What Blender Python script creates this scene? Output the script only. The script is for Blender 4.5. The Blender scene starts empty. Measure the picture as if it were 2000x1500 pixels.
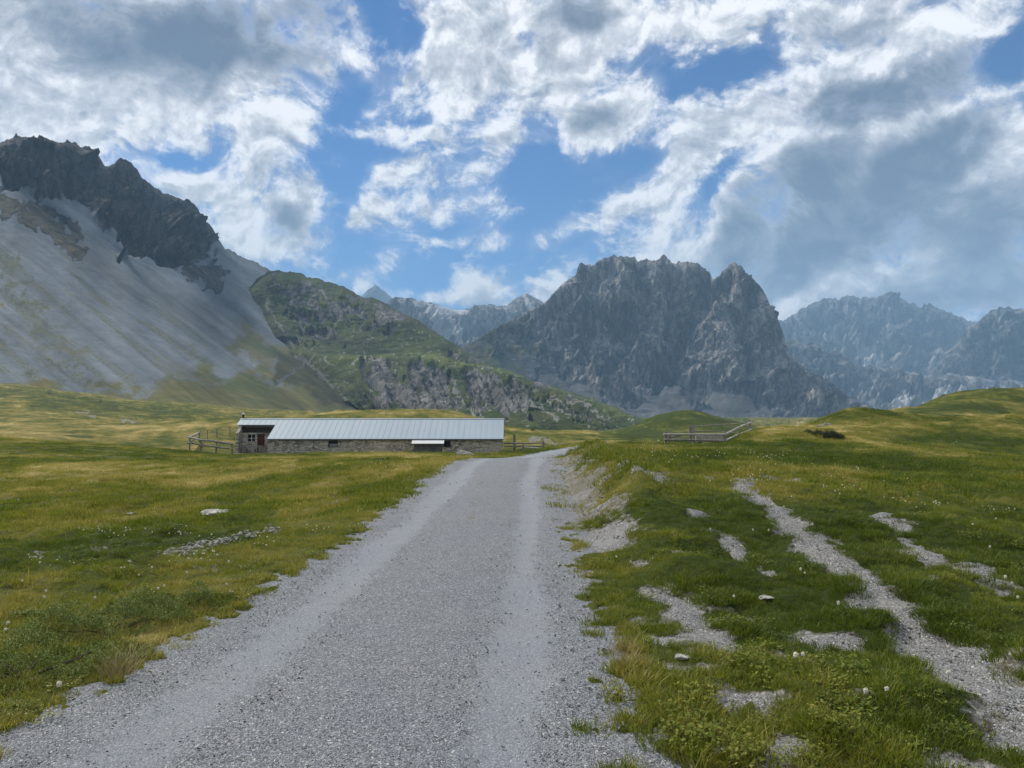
import bpy, bmesh, math, random
import numpy as np
from mathutils import Vector, Matrix
scene = bpy.context.scene
COL = scene.collection
R = math.radians
random.seed(7)
rng = np.random.default_rng(11)

# ------------------------------------------------------------------ camera
EYE = 1.6
FPX = 1500.0          # focal length in pixels of the 2000 px wide photograph
HOR = 802.0           # row of the horizon in the photograph
PITCH = math.atan((HOR - 750.0) / FPX)
cam_d = bpy.data.cameras.new('camera')
cam = bpy.data.objects.new('camera', cam_d)
COL.objects.link(cam)
cam.location = (0, 0, EYE)
cam.rotation_euler = (math.pi / 2 + PITCH, 0, 0)
cam_d.sensor_width = 36.0
cam_d.lens = 36.0 * FPX / 2000.0
cam_d.clip_start = 0.05
cam_d.clip_end = 40000
scene.camera = cam
scene.render.resolution_x = 1024
scene.render.resolution_y = 768

# ------------------------------------------------------------------ sun, sky with its clouds, exposure
SUN_AZ, SUN_EL = R(-52), R(48)      # ahead of the camera, a little to the left, high behind cloud
sun_d = bpy.data.lights.new('sun', 'SUN')
sun_d.energy = 4.2
sun_d.angle = R(9)
sun_d.color = (1.0, 0.93, 0.82)
sun = bpy.data.objects.new('sun', sun_d)
COL.objects.link(sun)
sdir = Vector((math.sin(SUN_AZ) * math.cos(SUN_EL), math.cos(SUN_AZ) * math.cos(SUN_EL), math.sin(SUN_EL)))
sun.rotation_euler = sdir.to_track_quat('Z', 'Y').to_euler()
sun.location = (0, 0, 60)
vs = scene.view_settings
vs.view_transform = 'Standard'
vs.look = 'None'
vs.gamma = 1.0
vs.exposure = 0.5
scene.cycles.use_denoising = True
scene.cycles.max_bounces = 5
scene.cycles.diffuse_bounces = 3
scene.cycles.glossy_bounces = 2
scene.cycles.transmission_bounces = 2
scene.cycles.volume_bounces = 0
scene.cycles.transparent_max_bounces = 4
scene.cycles.caustics_reflective = False
scene.cycles.caustics_refractive = False


class NT:
    """small helper to write node trees"""
    def __init__(s, tree):
        s.t = tree
        s.n = tree.nodes
        s.l = tree.links

    def new(s, typ, **kw):
        nd = s.n.new(typ)
        for k, v in kw.items():
            setattr(nd, k, v)
        return nd

    def put(s, sock, v):
        if isinstance(v, bpy.types.NodeSocket):
            s.l.new(v, sock)
        elif v is not None:
            if hasattr(sock, 'default_value'):
                dv = sock.default_value
                if hasattr(dv, '__len__'):
                    if not hasattr(v, '__len__'):
                        v = (v,) * len(dv)
                    if len(dv) == 4 and len(v) == 3:
                        v = (*v, 1)
                sock.default_value = v

    def m(s, op, a, b=None, c=None, clamp=False):
        nd = s.new('ShaderNodeMath', operation=op, use_clamp=clamp)
        for i, v in enumerate((a, b, c)):
            if v is not None:
                s.put(nd.inputs[i], v)
        return nd.outputs[0]

    def v(s, op, a, b=None, scale=None):
        nd = s.new('ShaderNodeVectorMath', operation=op)
        s.put(nd.inputs[0], a)
        if b is not None:
            s.put(nd.inputs[1], b)
        if scale is not None:
            s.put(nd.inputs[3], scale)
        return nd.outputs['Value'] if op in ('LENGTH', 'DOT_PRODUCT', 'DISTANCE') else nd.outputs[0]

    def noise(s, vec, scale, detail=5, rough=0.55, lac=2.0, dist=0.0, out='Fac', typ='FBM', dim='3D'):
        nd = s.new('ShaderNodeTexNoise', noise_dimensions=dim, noise_type=typ)
        if vec is not None:
            s.put(nd.inputs['Vector'], vec)
        for k, v in (('Scale', scale), ('Detail', detail), ('Roughness', rough), ('Lacunarity', lac), ('Distortion', dist)):
            s.put(nd.inputs[k], v)
        return nd.outputs[out]

    def vor(s, vec, scale, feature='F1', out='Distance', rand=1.0):
        nd = s.new('ShaderNodeTexVoronoi', feature=feature)
        s.put(nd.inputs['Vector'], vec)
        s.put(nd.inputs['Scale'], scale)
        s.put(nd.inputs['Randomness'], rand)
        return nd.outputs[out]

    def ss(s, x, a, b, lo=0.0, hi=1.0, kind='SMOOTHSTEP'):
        nd = s.new('ShaderNodeMapRange', interpolation_type=kind)
        s.put(nd.inputs[0], x)
        s.put(nd.inputs[1], a)
        s.put(nd.inputs[2], b)
        s.put(nd.inputs[3], lo)
        s.put(nd.inputs[4], hi)
        return nd.outputs[0]

    def mix(s, f, a, b, blend='MIX'):
        nd = s.new('ShaderNodeMix', data_type='RGBA', blend_type=blend)
        s.put(nd.inputs[0], f)
        s.put(nd.inputs[6], a)
        s.put(nd.inputs[7], b)
        return nd.outputs[2]

    def map(s, vec, loc=(0, 0, 0), rot=(0, 0, 0), scale=(1, 1, 1), typ='POINT'):
        nd = s.new('ShaderNodeMapping', vector_type=typ)
        s.put(nd.inputs[0], vec)
        nd.inputs[1].default_value = loc
        nd.inputs[2].default_value = rot
        nd.inputs[3].default_value = scale
        return nd.outputs[0]

    def attr(s, name, typ='GEOMETRY', out='Fac'):
        nd = s.new('ShaderNodeAttribute', attribute_name=name, attribute_type=typ)
        return nd.outputs[out]

    def ramp(s, f, stops):
        nd = s.new('ShaderNodeValToRGB')
        s.put(nd.inputs[0], f)
        e = nd.color_ramp.elements
        while len(e) < len(stops):
            e.new(0.5)
        for i, (p, c) in enumerate(stops):
            e[i].position = p
            e[i].color = (*c, 1) if len(c) == 3 else c
        return nd.outputs[0]


def px_dir(u, v):
    a = (u - 1000.0) / FPX
    b = (750.0 - v) / FPX
    c, s_ = math.cos(PITCH), math.sin(PITCH)
    d = Vector((a, c - b * s_, s_ + b * c))
    return d


def px_ang(u, v):
    """azimuth and elevation of a direction, in thousandths of a radian"""
    d = px_dir(u, v).normalized()
    return math.atan2(d.x, d.y) * 1500, math.asin(d.z) * 1500


world = bpy.data.worlds.new('World')
scene.world = world
world.use_nodes = True
W = NT(world.node_tree)
W.n.clear()
wout = W.new('ShaderNodeOutputWorld')
bg = W.new('ShaderNodeBackground')
SKY_STR = 0.1
bg.inputs[1].default_value = SKY_STR
W.l.new(bg.outputs[0], wout.inputs[0])
skyt = W.new('ShaderNodeTexSky', sky_type='NISHITA')
skyt.sun_disc = False
skyt.sun_elevation = SUN_EL
skyt.sun_rotation = SUN_AZ
skyt.altitude = 2000
skyt.air_density = 0.9
skyt.dust_density = 0.1
skyt.ozone_density = 1.6
sky_col = skyt.outputs[0]

tc = W.new('ShaderNodeTexCoord')
N0 = tc.outputs['Generated']
sep = W.new('ShaderNodeSeparateXYZ')
W.l.new(N0, sep.inputs[0])
az = W.m('MULTIPLY', W.m('ARCTAN2', sep.outputs[0], sep.outputs[1]), 1500)
el = W.m('MULTIPLY', W.m('ARCSINE', sep.outputs[2]), 1500)
cmb = W.new('ShaderNodeCombineXYZ')
W.l.new(az, cmb.inputs[0])
W.l.new(el, cmb.inputs[1])
A = cmb.outputs[0]

# where the cloud banks, the gaps between them and their thick grey bellies are (direction, size, tilt)
CLOUDS = [
    (160, 90, 430, 210, 0, 1.0), (60, 200, 240, 110, 0, .9), (420, 110, 260, 150, 0, 1.0), (540, 40, 150, 90, 10, .9),
    (150, 230, 240, 70, -8, .75), (275, 215, 130, 60, -10, .7),
    (600, 150, 75, 130, -20, .75), (520, 240, 130, 80, 20, .85), (570, 200, 100, 90, 0, .8), (490, 310, 100, 80, 30, .85), (360, 265, 60, 30, 20, .5),
    (390, 365, 110, 60, 15, .85), (470, 420, 120, 110, 0, .9), (575, 400, 85, 80, 0, .98), (500, 480, 150, 60, 0, .8), (540, 530, 130, 30, 0, .5),
    (720, 150, 60, 140, 25, .6), (680, 60, 55, 80, 20, .6), (770, 205, 120, 50, 20, .65), (640, 330, 60, 40, 20, .4), (600, 470, 70, 60, 0, .6),
    (880, 120, 130, 110, 20, .85), (960, 60, 170, 90, 20, .9), (900, 200, 110, 55, 0, .75), (1020, 140, 120, 90, 0, .8),
    (720, 270, 150, 18, -2, .6), (850, 285, 130, 22, 3, .65), (985, 278, 90, 42, 10, .75),
    (800, 350, 120, 36, 8, .65), (900, 345, 110, 50, 10, .65), (735, 430, 85, 40, 35, .75), (890, 410, 150, 38, -4, .65), (960, 470, 85, 36, 15, .65),
    (845, 490, 60, 26, 0, .55), (700, 545, 60, 36, 25, .65), (760, 515, 34, 34, 0, .6), (770, 460, 80, 24, 20, .5),
    (945, 565, 80, 50, 0, .85), (1000, 600, 130, 36, 0, .75), (1090, 550, 85, 40, 30, .7), (860, 600, 70, 20, 0, .55),
    (1150, 50, 220, 120, 0, 1.0), (1100, 170, 150, 110, 20, .9), (1200, 230, 150, 60, 25, .9), (1370, 20, 200, 60, 0, .8), (1560, 60, 260, 75, 0, .9),
    (1760, 60, 260, 110, 0, .95), (1930, 40, 120, 50, 0, .6),
    (1120, 440, 130, 30, 20, .7), (1230, 395, 130, 42, 30, .8), (1330, 330, 130, 66, 32, .8), (1420, 255, 190, 56, 15, .85), (1550, 200, 220, 66, 18, .95), (1720, 190, 240, 110, 15, 1.0),
    (1700, 320, 330, 150, 20, 1.0), (1620, 450, 260, 130, 10, 1.0), (1880, 380, 240, 220, 0, 1.0), (1430, 470, 130, 100, 30, .95), (1330, 480, 130, 50, 0, .8), (1280, 440, 90, 50, 30, .7),
    (1900, 560, 300, 90, 0, .95), (1650, 570, 260, 70, 0, .9), (1560, 500, 200, 130, 0, 1.0), (1500, 620, 200, 60, 0, .8),
]
GAPS = [(1440, 120, 150, 44, 12, .85), (1330, 165, 60, 40, 30, .6), (1975, 100, 80, 50, 20, .9), (1560, 15, 60, 24, 0, .5), (720, 60, 26, 70, 15, .5),
        (650, 300, 60, 90, 0, .5), (880, 545, 40, 60, 0, .4), (330, 300, 70, 30, 0, .5), (1050, 350, 70, 90, 0, .6), (1230, 320, 60, 40, 30, .4), (1390, 345, 60, 30, 40, .7),
        (800, 90, 30, 60, 0, .5), (690, 350, 50, 60, 0, .5), (1070, 230, 60, 50, 0, .35), (560, 60, 30, 50, 30, .5)]
BELLIES = [(430, 70, 250, 95, 0, .95), (230, 60, 220, 100, 0, .55), (620, 20, 120, 60, 0, .6), (330, 150, 160, 50, 0, .4),
           (1150, 15, 120, 60, 0, .65), (1170, 235, 100, 40, 20, .5), (1090, 110, 60, 60, 0, .4),
           (1760, 185, 220, 48, 18, .9), (1620, 215, 110, 45, 15, .8), (1540, 400, 190, 110, 20, .85), (1800, 330, 180, 90, 25, 1.0),
           (1500, 520, 180, 80, 0, .95), (1700, 470, 200, 70, 10, .85), (570, 430, 66, 60, 0, .6), (1930, 480, 180, 120, 0, .6), (1900, 580, 260, 70, 0, .5), (1650, 80, 150, 60, 0, .35)]


# The banks above are rastered on a coarse grid of directions and written into a few curve nodes: the field is a sum of
# products f(azimuth) * g(elevation), taken from its singular value decomposition.
AZ0, AZ1, EL0, EL1 = -1200.0, 1200.0, -60.0, 900.0
GA, GE = 97, 65


def blob_raster(lst):
    a = np.linspace(AZ0, AZ1, GA)[:, None]
    e = np.linspace(EL0, EL1, GE)[None, :]
    acc = np.zeros((GA, GE))
    for (u, v, ru, rv, rot, amp) in lst:
        a0, e0 = px_ang(u, v)
        c, s_ = math.cos(R(rot)), math.sin(R(rot))
        da, de = a - a0, e - e0
        q = np.hypot((da * c + de * s_) / (ru * 1.2), (-da * s_ + de * c) / (rv * 1.2))
        t = np.clip((q - 0.1) / 0.9, 0, 1)
        acc = np.maximum(acc, amp * (1 - t * t * (3 - 2 * t)))
    return acc


def set_curve(cu, xs, ys):
    while len(cu.points) < len(xs):
        cu.points.new(0.5, 0.5)
    for p, x, y in zip(cu.points, xs, ys):
        p.location = (float(x), float(y))
        p.handle_type = 'VECTOR'


def curve_node(sock, xs, funcs):
    """three functions of one number in one curve node, each scaled into 0..1"""
    nd = W.new('ShaderNodeRGBCurve')
    for k in range(3):
        set_curve(nd.mapping.curves[k], xs, funcs[k] * 0.5 + 0.5)
    nd.mapping.update()
    W.put(nd.inputs['Color'], sock)
    return W.v('SUBTRACT', nd.outputs[0], (0.5, 0.5, 0.5))


def field_nodes(F, vec, rank):
    U, S, Vt = np.linalg.svd(F, full_matrices=False)
    sp = W.new('ShaderNodeSeparateXYZ')
    W.l.new(vec, sp.inputs[0])
    ca = W.m('MULTIPLY_ADD', sp.outputs[0], 1 / (AZ1 - AZ0), -AZ0 / (AZ1 - AZ0), clamp=True)
    ce = W.m('MULTIPLY_ADD', sp.outputs[1], 1 / (EL1 - EL0), -EL0 / (EL1 - EL0), clamp=True)
    xa, xe = np.linspace(0, 1, GA), np.linspace(0, 1, GE)
    total = None
    for k in range(0, rank, 3):
        fu, fe, sc = [], [], []
        for i in range(k, k + 3):
            mu, mv = np.abs(U[:, i]).max(), np.abs(Vt[i]).max()
            fu.append(U[:, i] / mu)
            fe.append(Vt[i] / mv)
            sc.append(S[i] * mu * mv * 4)
        x = W.v('MULTIPLY', W.v('MULTIPLY', curve_node(ca, xa, fu), tuple(sc)), curve_node(ce, xe, fe))
        x = W.v('DOT_PRODUCT', x, (1.0, 1.0, 1.0))
        total = x if total is None else W.m('ADD', total, x)
    return total


COVER = blob_raster(CLOUDS) - blob_raster(GAPS)
BELLY = blob_raster(BELLIES)
warp = W.v('SUBTRACT', W.noise(N0, 5.0, 3, 0.5, out='Color'), (0.5, 0.5, 0.5))
warp2 = W.v('SUBTRACT', W.noise(N0, 22.0, 4, 0.55, out='Color'), (0.5, 0.5, 0.5))
Aw = W.v('ADD', W.v('ADD', A, W.v('SCALE', warp, scale=110.0)), W.v('SCALE', warp2, scale=75.0))
front = W.ss(sep.outputs[1], 0.25, 0.55)
cov = field_nodes(COVER, Aw, 21)
behind = W.ss(W.noise(N0, 2.2, 3, 0.5), 0.28, 0.50)  # unseen cloud behind the camera, thickened as added fill light
above = W.ss(el, 850, 1150)
cov = W.m('ADD', W.m('MULTIPLY', cov, front), W.m('MULTIPLY', behind, W.m('MAXIMUM', W.m('SUBTRACT', 1.0, front), above)))
belly = W.m('ADD', W.m('MULTIPLY', field_nodes(BELLY, Aw, 12), front), W.m('MULTIPLY', W.m('SUBTRACT', 1.0, front), 0.12))
# fine cloud structure, drawn out along the wind
Nw = W.v('ADD', N0, W.v('SCALE', warp, scale=0.16))
Nw = W.map(Nw, (0, 0, 0), (0, R(-28), 0), (1, 1, 1.7))
SDN = Vector((-0.6, 0.0, 1.0)).normalized() * 0.022
n1 = W.noise(Nw, 7.0, 10, 0.62, dist=0.35)
n2 = W.noise(W.v('ADD', Nw, tuple(SDN)), 7.0, 6, 0.60, dist=0.35)
puff = W.noise(W.v('ADD', N0, W.v('SCALE', warp2, scale=0.03)), 22.0, 8, 0.62)
puff2 = W.noise(W.v('ADD', W.v('ADD', N0, W.v('SCALE', warp2, scale=0.03)), tuple(SDN * 0.45)), 22.0, 5, 0.60)
fray = W.noise(Nw, 30.0, 6, 0.7)
e1 = W.m('MULTIPLY', W.m('SUBTRACT', n1, 0.5), 2.5)
e2 = W.m('MULTIPLY', W.m('SUBTRACT', puff, 0.5), 1.25)
dens = W.m('ADD', cov, W.m('ADD', e1, W.m('ADD', e2, W.m('MULTIPLY', W.m('SUBTRACT', fray, 0.5), 1.0))))
alpha = W.ss(dens, 0.0, 0.74)
veil = W.m('MULTIPLY', W.ss(W.m('ADD', cov, W.m('MULTIPLY', e1, 0.8)), -0.15, 0.80), 0.40)
alpha = W.m('MAXIMUM', alpha, veil)
thick = W.ss(dens, 0.55, 1.7)
relief = W.m('ADD', W.m('MULTIPLY', W.m('SUBTRACT', n1, n2), 1.0), W.m('MULTIPLY', W.m('SUBTRACT', puff, puff2), 0.55))
bel = W.ss(W.m('ADD', W.m('MULTIPLY', belly, 1.55), W.m('MULTIPLY', e1, -0.22)), 0.05, 1.15)
grey = W.m('ADD', W.m('MULTIPLY_ADD', thick, 0.36, 0.08), W.m('MULTIPLY', W.m('MULTIPLY', bel, 0.78), W.ss(dens, 0.1, 1.0)))
grey = W.m('ADD', grey, W.m('MULTIPLY', e1, -0.10))
grey = W.m('ADD', grey, W.m('MULTIPLY', W.m('MULTIPLY', relief, -2.2), W.m('MULTIPLY_ADD', bel, -0.45, 1.0)), clamp=True)
cl = W.ramp(grey, [(0.0, (0.84, 0.838, 0.85)), (0.20, (0.54, 0.557, 0.595)), (0.45, (0.32, 0.345, 0.395)), (0.72, (0.185, 0.215, 0.27)), (1.0, (0.105, 0.135, 0.195))])
cl = W.mix(1.0, cl, 1.0 / SKY_STR, 'MULTIPLY')
sky_t = W.mix(1.0, sky_col, (0.26, 0.565, 0.84), 'MULTIPLY')
final = W.mix(alpha, sky_t, cl)
W.put(bg.inputs[0], final)
world.cycles.sampling_method = 'MANUAL'
world.cycles.sample_map_resolution = 1024


# ------------------------------------------------------------------ numpy noise
_G = np.array([(1, 1, 0), (-1, 1, 0), (1, -1, 0), (-1, -1, 0), (1, 0, 1), (-1, 0, 1), (1, 0, -1), (-1, 0, -1), (0, 1, 1), (0, -1, 1), (0, 1, -1), (0, -1, -1),
               (1, 1, 0), (-1, 1, 0), (0, -1, 1), (0, -1, -1)], dtype=np.float32)
_GX, _GY, _GZ = [np.ascontiguousarray(_G[:, k]) for k in range(3)]
_U = np.uint32


def perlin(x, y, z=None, seed=0):
    x = np.asarray(x, dtype=np.float64)
    y = np.asarray(y, dtype=np.float64)
    shape = np.broadcast(x, y).shape
    flat = z is None
    z = np.full(shape, 0.5) if flat else np.asarray(z, dtype=np.float64)
    xf, yf, zf = np.floor(x), np.floor(y), np.floor(z)
    hx = xf.astype(np.int64).astype(_U) * _U(374761393)
    hy = yf.astype(np.int64).astype(_U) * _U(668265263)
    hz = zf.astype(np.int64).astype(_U) * _U(506952113) ^ _U((seed * 97531 + 12345) & 0xffffffff)
    x, y, z = (x - xf).astype(np.float32), (y - yf).astype(np.float32), (z - zf).astype(np.float32)
    fx, fy, fz = [t * t * t * (t * (t * 6 - 15) + 10) for t in (x, y, z)]
    out = np.zeros(shape, dtype=np.float32)
    for dx in (0, 1):
        wx = fx if dx else 1 - fx
        h1 = hx + _U(374761393) if dx else hx
        for dy in (0, 1):
            wxy = wx * (fy if dy else 1 - fy)
            h2 = h1 ^ (hy + _U(668265263) if dy else hy)
            for dz in ((0,) if flat else (0, 1)):
                h = h2 ^ (hz + _U(506952113) if dz else hz)
                h = (h ^ (h >> _U(13))) * _U(1274126177)
                h = ((h ^ (h >> _U(16))) * _U(2246822519)) >> _U(28)
                g = _GX[h] * (x - dx) + _GY[h] * (y - dy) + _GZ[h] * (z - dz)
                out += (wxy if flat else wxy * (fz if dz else 1 - fz)) * g
    return out


def fbm(x, y, z=None, octaves=5, gain=0.5, lac=2.03, seed=0):
    s, a, f = 0, 1.0, 1.0
    for o in range(octaves):
        s = s + a * perlin(x * f, y * f, None if z is None else z * f, seed + o)
        a *= gain
        f *= lac
    return s


def ridged(x, y, z=None, octaves=6, gain=0.5, lac=2.05, seed=0):
    s, a, f, w = 0, 1.0, 1.0, 1.0
    for o in range(octaves):
        n = 1 - np.abs(perlin(x * f, y * f, None if z is None else z * f, seed + o)) * 1.8
        n = np.clip(n, -0.2, 1) ** 2
        s = s + a * n * w
        w = np.clip(n * 1.6, 0.15, 1)
        a *= gain
        f *= lac
    return s


def sstep(x, a, b):
    t = np.clip((x - a) / (b - a), 0, 1)
    return t * t * (3 - 2 * t)


def polyline_dist(px, py, pts):
    """distance to a polyline and the position along it (0..n-1)"""
    d = np.full(np.shape(px), 1e9)
    s = np.zeros(np.shape(px))
    for i in range(len(pts) - 1):
        ax, ay = pts[i][:2]
        bx, by = pts[i + 1][:2]
        ex, ey = bx - ax, by - ay
        t = np.clip(((px - ax) * ex + (py - ay) * ey) / (ex * ex + ey * ey + 1e-12), 0, 1)
        dd = np.hypot(px - ax - t * ex, py - ay - t * ey)
        k = dd < d
        d = np.where(k, dd, d)
        s = np.where(k, i + t, s)
    return d, s


# ------------------------------------------------------------------ mesh helpers
def np_mesh(name, verts, faces, mats=(), attrs=None, smooth=True):
    """verts (n,3), faces (m,k) -> mesh data"""
    me = bpy.data.meshes.new(name)
    verts = np.ascontiguousarray(verts, dtype=np.float32)
    faces = np.ascontiguousarray(faces, dtype=np.int32)
    m, k = faces.shape
    me.vertices.add(len(verts))
    me.vertices.foreach_set('co', verts.ravel())
    me.loops.add(m * k)
    me.loops.foreach_set('vertex_index', faces.ravel())
    me.polygons.add(m)
    me.polygons.foreach_set('loop_start', np.arange(0, m * k, k, dtype=np.int32))
    me.polygons.foreach_set('loop_total', np.full(m, k, dtype=np.int32))
    if smooth:
        me.polygons.foreach_set('use_smooth', np.ones(m, dtype=bool))
    for a_name, arr in (attrs or {}).items():
        at = me.attributes.new(a_name, 'FLOAT', 'POINT')
        at.data.foreach_set('value', np.ascontiguousarray(arr, dtype=np.float32).ravel())
    for mt in mats:
        me.materials.append(mt)
    me.update(calc_edges=True)
    return me


def grid_faces(nr, nc, wrap=False):
    r = np.arange(nr - 1)[:, None]
    c = np.arange(nc if wrap else nc - 1)[None, :]
    c2 = (c + 1) % nc
    a = r * nc + c
    b = r * nc + c2
    d = (r + 1) * nc + c
    e = (r + 1) * nc + c2
    return np.stack([a, b, e, d], -1).reshape(-1, 4)


def link(name, data, parent=None, loc=None):
    o = bpy.data.objects.new(name, data)
    COL.objects.link(o)
    if parent is not None:
        o.parent = parent
    if loc is not None:
        o.location = loc
    return o


def tag(o, label=None, cat=None, group=None, kind=None):
    if label:
        o['label'] = label
    if cat:
        o['category'] = cat
    if group:
        o['group'] = group
    if kind:
        o['kind'] = kind
    return o


def new_mat(name):
    mt = bpy.data.materials.new(name)
    mt.use_nodes = True
    t = NT(mt.node_tree)
    b = t.n['Principled BSDF']
    b.inputs['Specular IOR Level'].default_value = 0.25
    b.inputs['Roughness'].default_value = 0.9
    return mt, t, b


def bump(t, b, h, dist, strength=1.0):
    nd = t.new('ShaderNodeBump')
    nd.inputs['Strength'].default_value = strength
    nd.inputs['Distance'].default_value = dist
    t.put(nd.inputs['Height'], h)
    t.l.new(nd.outputs[0], b.inputs['Normal'])
    return nd


def pos(t):
    return t.new('ShaderNodeNewGeometry').outputs['Position']


def to_world(u, v, d):
    """point seen at pixel (u, v) of the photograph at forward distance d (level-camera form, horizon at HOR)"""
    return np.stack([(u - 1000.0) / FPX * d, d + 0 * u, EYE + (HOR - v) / FPX * d], -1)


# The camera is pitched up a little: turn a photograph pixel into the tangent coordinates of a level camera
def level_px(u, v):
    u = np.asarray(u, dtype=float)
    v = np.asarray(v, dtype=float)
    a = (u - 1000.0) / FPX
    b = (750.0 - v) / FPX
    c, s_ = math.cos(PITCH), math.sin(PITCH)
    y = c - b * s_
    return 1000 + a / y * FPX, HOR - (s_ + b * c) / y * FPX


def line_at(pts, u):
    p = np.array(pts, dtype=float)
    return np.interp(u, p[:, 0], p[:, 1])


def stroke(u, v, pts, r, soft=0.5, wob=0.0, wsc=40.0, seed=3):
    """soft mask round a polyline given in photograph pixels"""
    if wob:
        u = u + wob * fbm(u / wsc, v / wsc, None, 4, seed=seed)
        v = v + wob * fbm(u / wsc, v / wsc, None, 4, seed=seed + 20)
    d, _ = polyline_dist(u, v, pts)
    return 1 - sstep(d / r, 1 - soft, 1 + soft)


def poly_mask(u, v, pts, soft=8.0, wob=0.0, wsc=40.0, seed=5):
    """soft inside-mask of a polygon in photograph pixels"""
    if wob:
        u0 = u
        u = u + wob * fbm(u0 / wsc, v / wsc, None, 5, seed=seed)
        v = v + wob * fbm(u0 / wsc, v / wsc, None, 5, seed=seed + 20)
    inside = np.zeros(u.shape, bool)
    n = len(pts)
    for i in range(n):
        x1, y1 = pts[i]
        x2, y2 = pts[(i + 1) % n]
        c = ((y1 > v) != (y2 > v)) & (u < (x2 - x1) * (v - y1) / (y2 - y1 + 1e-9) + x1)
        inside ^= c
    d, _ = polyline_dist(u, v, list(pts) + [pts[0]])
    sd = np.where(inside, d, -d)
    return sstep(sd, -soft, soft)



# ------------------------------------------------------------------ mountains
def mountain(name, ridge, base, d_ridge, d_base, du, rows, prof, disp, masks, mat, jag=2.0, jag_sc=9.0, back=400.0, back_drop=500.0, seed=1):
    """A mountain face from its crest to its foot, with a back slope behind the crest.
    ridge, base: crest and foot lines, d_ridge, d_base: their distances along u (lists of (u, metres)),
    prof(t, u): how the distance runs from crest (0) to foot (1), disp(P, t, U, V): relief in metres, masks -> vertex attributes."""
    u0, u1 = ridge[0][0], ridge[-1][0]
    us = np.arange(u0, u1 + du, du)
    rv = line_at(ridge, us)
    rv = rv + jag * (fbm(us / jag_sc, us * 0 + seed * 3.3, None, 4, gain=0.6, seed=seed))
    bv = np.maximum(line_at(base, us), rv + 2)
    t = np.linspace(0, 1, rows)[:, None]
    U = np.repeat(us[None, :], rows, 0)
    V = rv[None, :] + (bv - rv)[None, :] * t
    lu, lv = level_px(U, V)
    # distance follows a smoothed crest, so that the teeth of the crest do not crease the whole face
    n_k = int(60 / du)
    ker = np.exp(-np.linspace(-2.2, 2.2, 2 * n_k + 1) ** 2)
    ker /= ker.sum()
    rs_ = np.convolve(np.pad(rv, n_k, mode='edge'), ker, mode='valid')
    bs_ = np.convolve(np.pad(bv, n_k, mode='edge'), ker, mode='valid')
    n_w = int(120 / du)
    kew = np.exp(-np.linspace(-2.2, 2.2, 2 * n_w + 1) ** 2)
    kew /= kew.sum()
    dr, db = [np.convolve(np.pad(line_at(q_, us), n_w, mode='edge'), kew, mode='valid')[None, :] for q_ in (d_ridge, d_base)]
    bs_ = np.convolve(np.pad(bs_, n_w, mode='edge'), kew, mode='valid')
    ts = (V - rs_[None, :]) / np.maximum(bs_ - rs_, 4)[None, :]
    f = prof(np.clip(ts, 0, 1.1), U) + np.clip(ts, -0.3, 0) * 0.5
    D = dr + (db - dr) * f
    P = to_world(lu, lv, D)
    # relief along the smooth normal
    gu = np.gradient(P, axis=1)
    gt = np.gradient(P, axis=0)
    Nn = np.cross(gt, gu)
    Nn /= np.linalg.norm(Nn, axis=-1, keepdims=True) + 1e-9
    Nn = Nn if Nn[..., 1].mean() < 0 else -Nn
    h = disp(P, t, U, V)
    h = h * sstep(t, 0.0, 0.06) * sstep(V - rv[None, :], 0, 26)
    P = P + Nn * h[..., None]
    att = {k: fn(U, V, t, P) for k, fn in masks.items()}
    # back slope
    nb = 8
    bk = []
    for i in range(nb, 0, -1):
        q = P[0].copy()
        k = i / nb
        q[:, 1] += back * k
        q[:, 0] *= 1 + back * k / np.maximum(q[:, 1], 1)
        q[:, 2] -= back_drop * k ** 0.8
        bk.append(q)
    allP = np.concatenate([np.stack(bk, 0), P], 0)
    nr, nc = allP.shape[:2]
    fa = grid_faces(nr, nc)[:, ::-1]
    at2 = {k: np.concatenate([np.repeat(a[:1], nb, 0), a], 0).ravel() for k, a in att.items()}
    me = np_mesh(name, allP.reshape(-1, 3), fa, [mat], at2)
    o = link(name, me)
    return o


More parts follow.
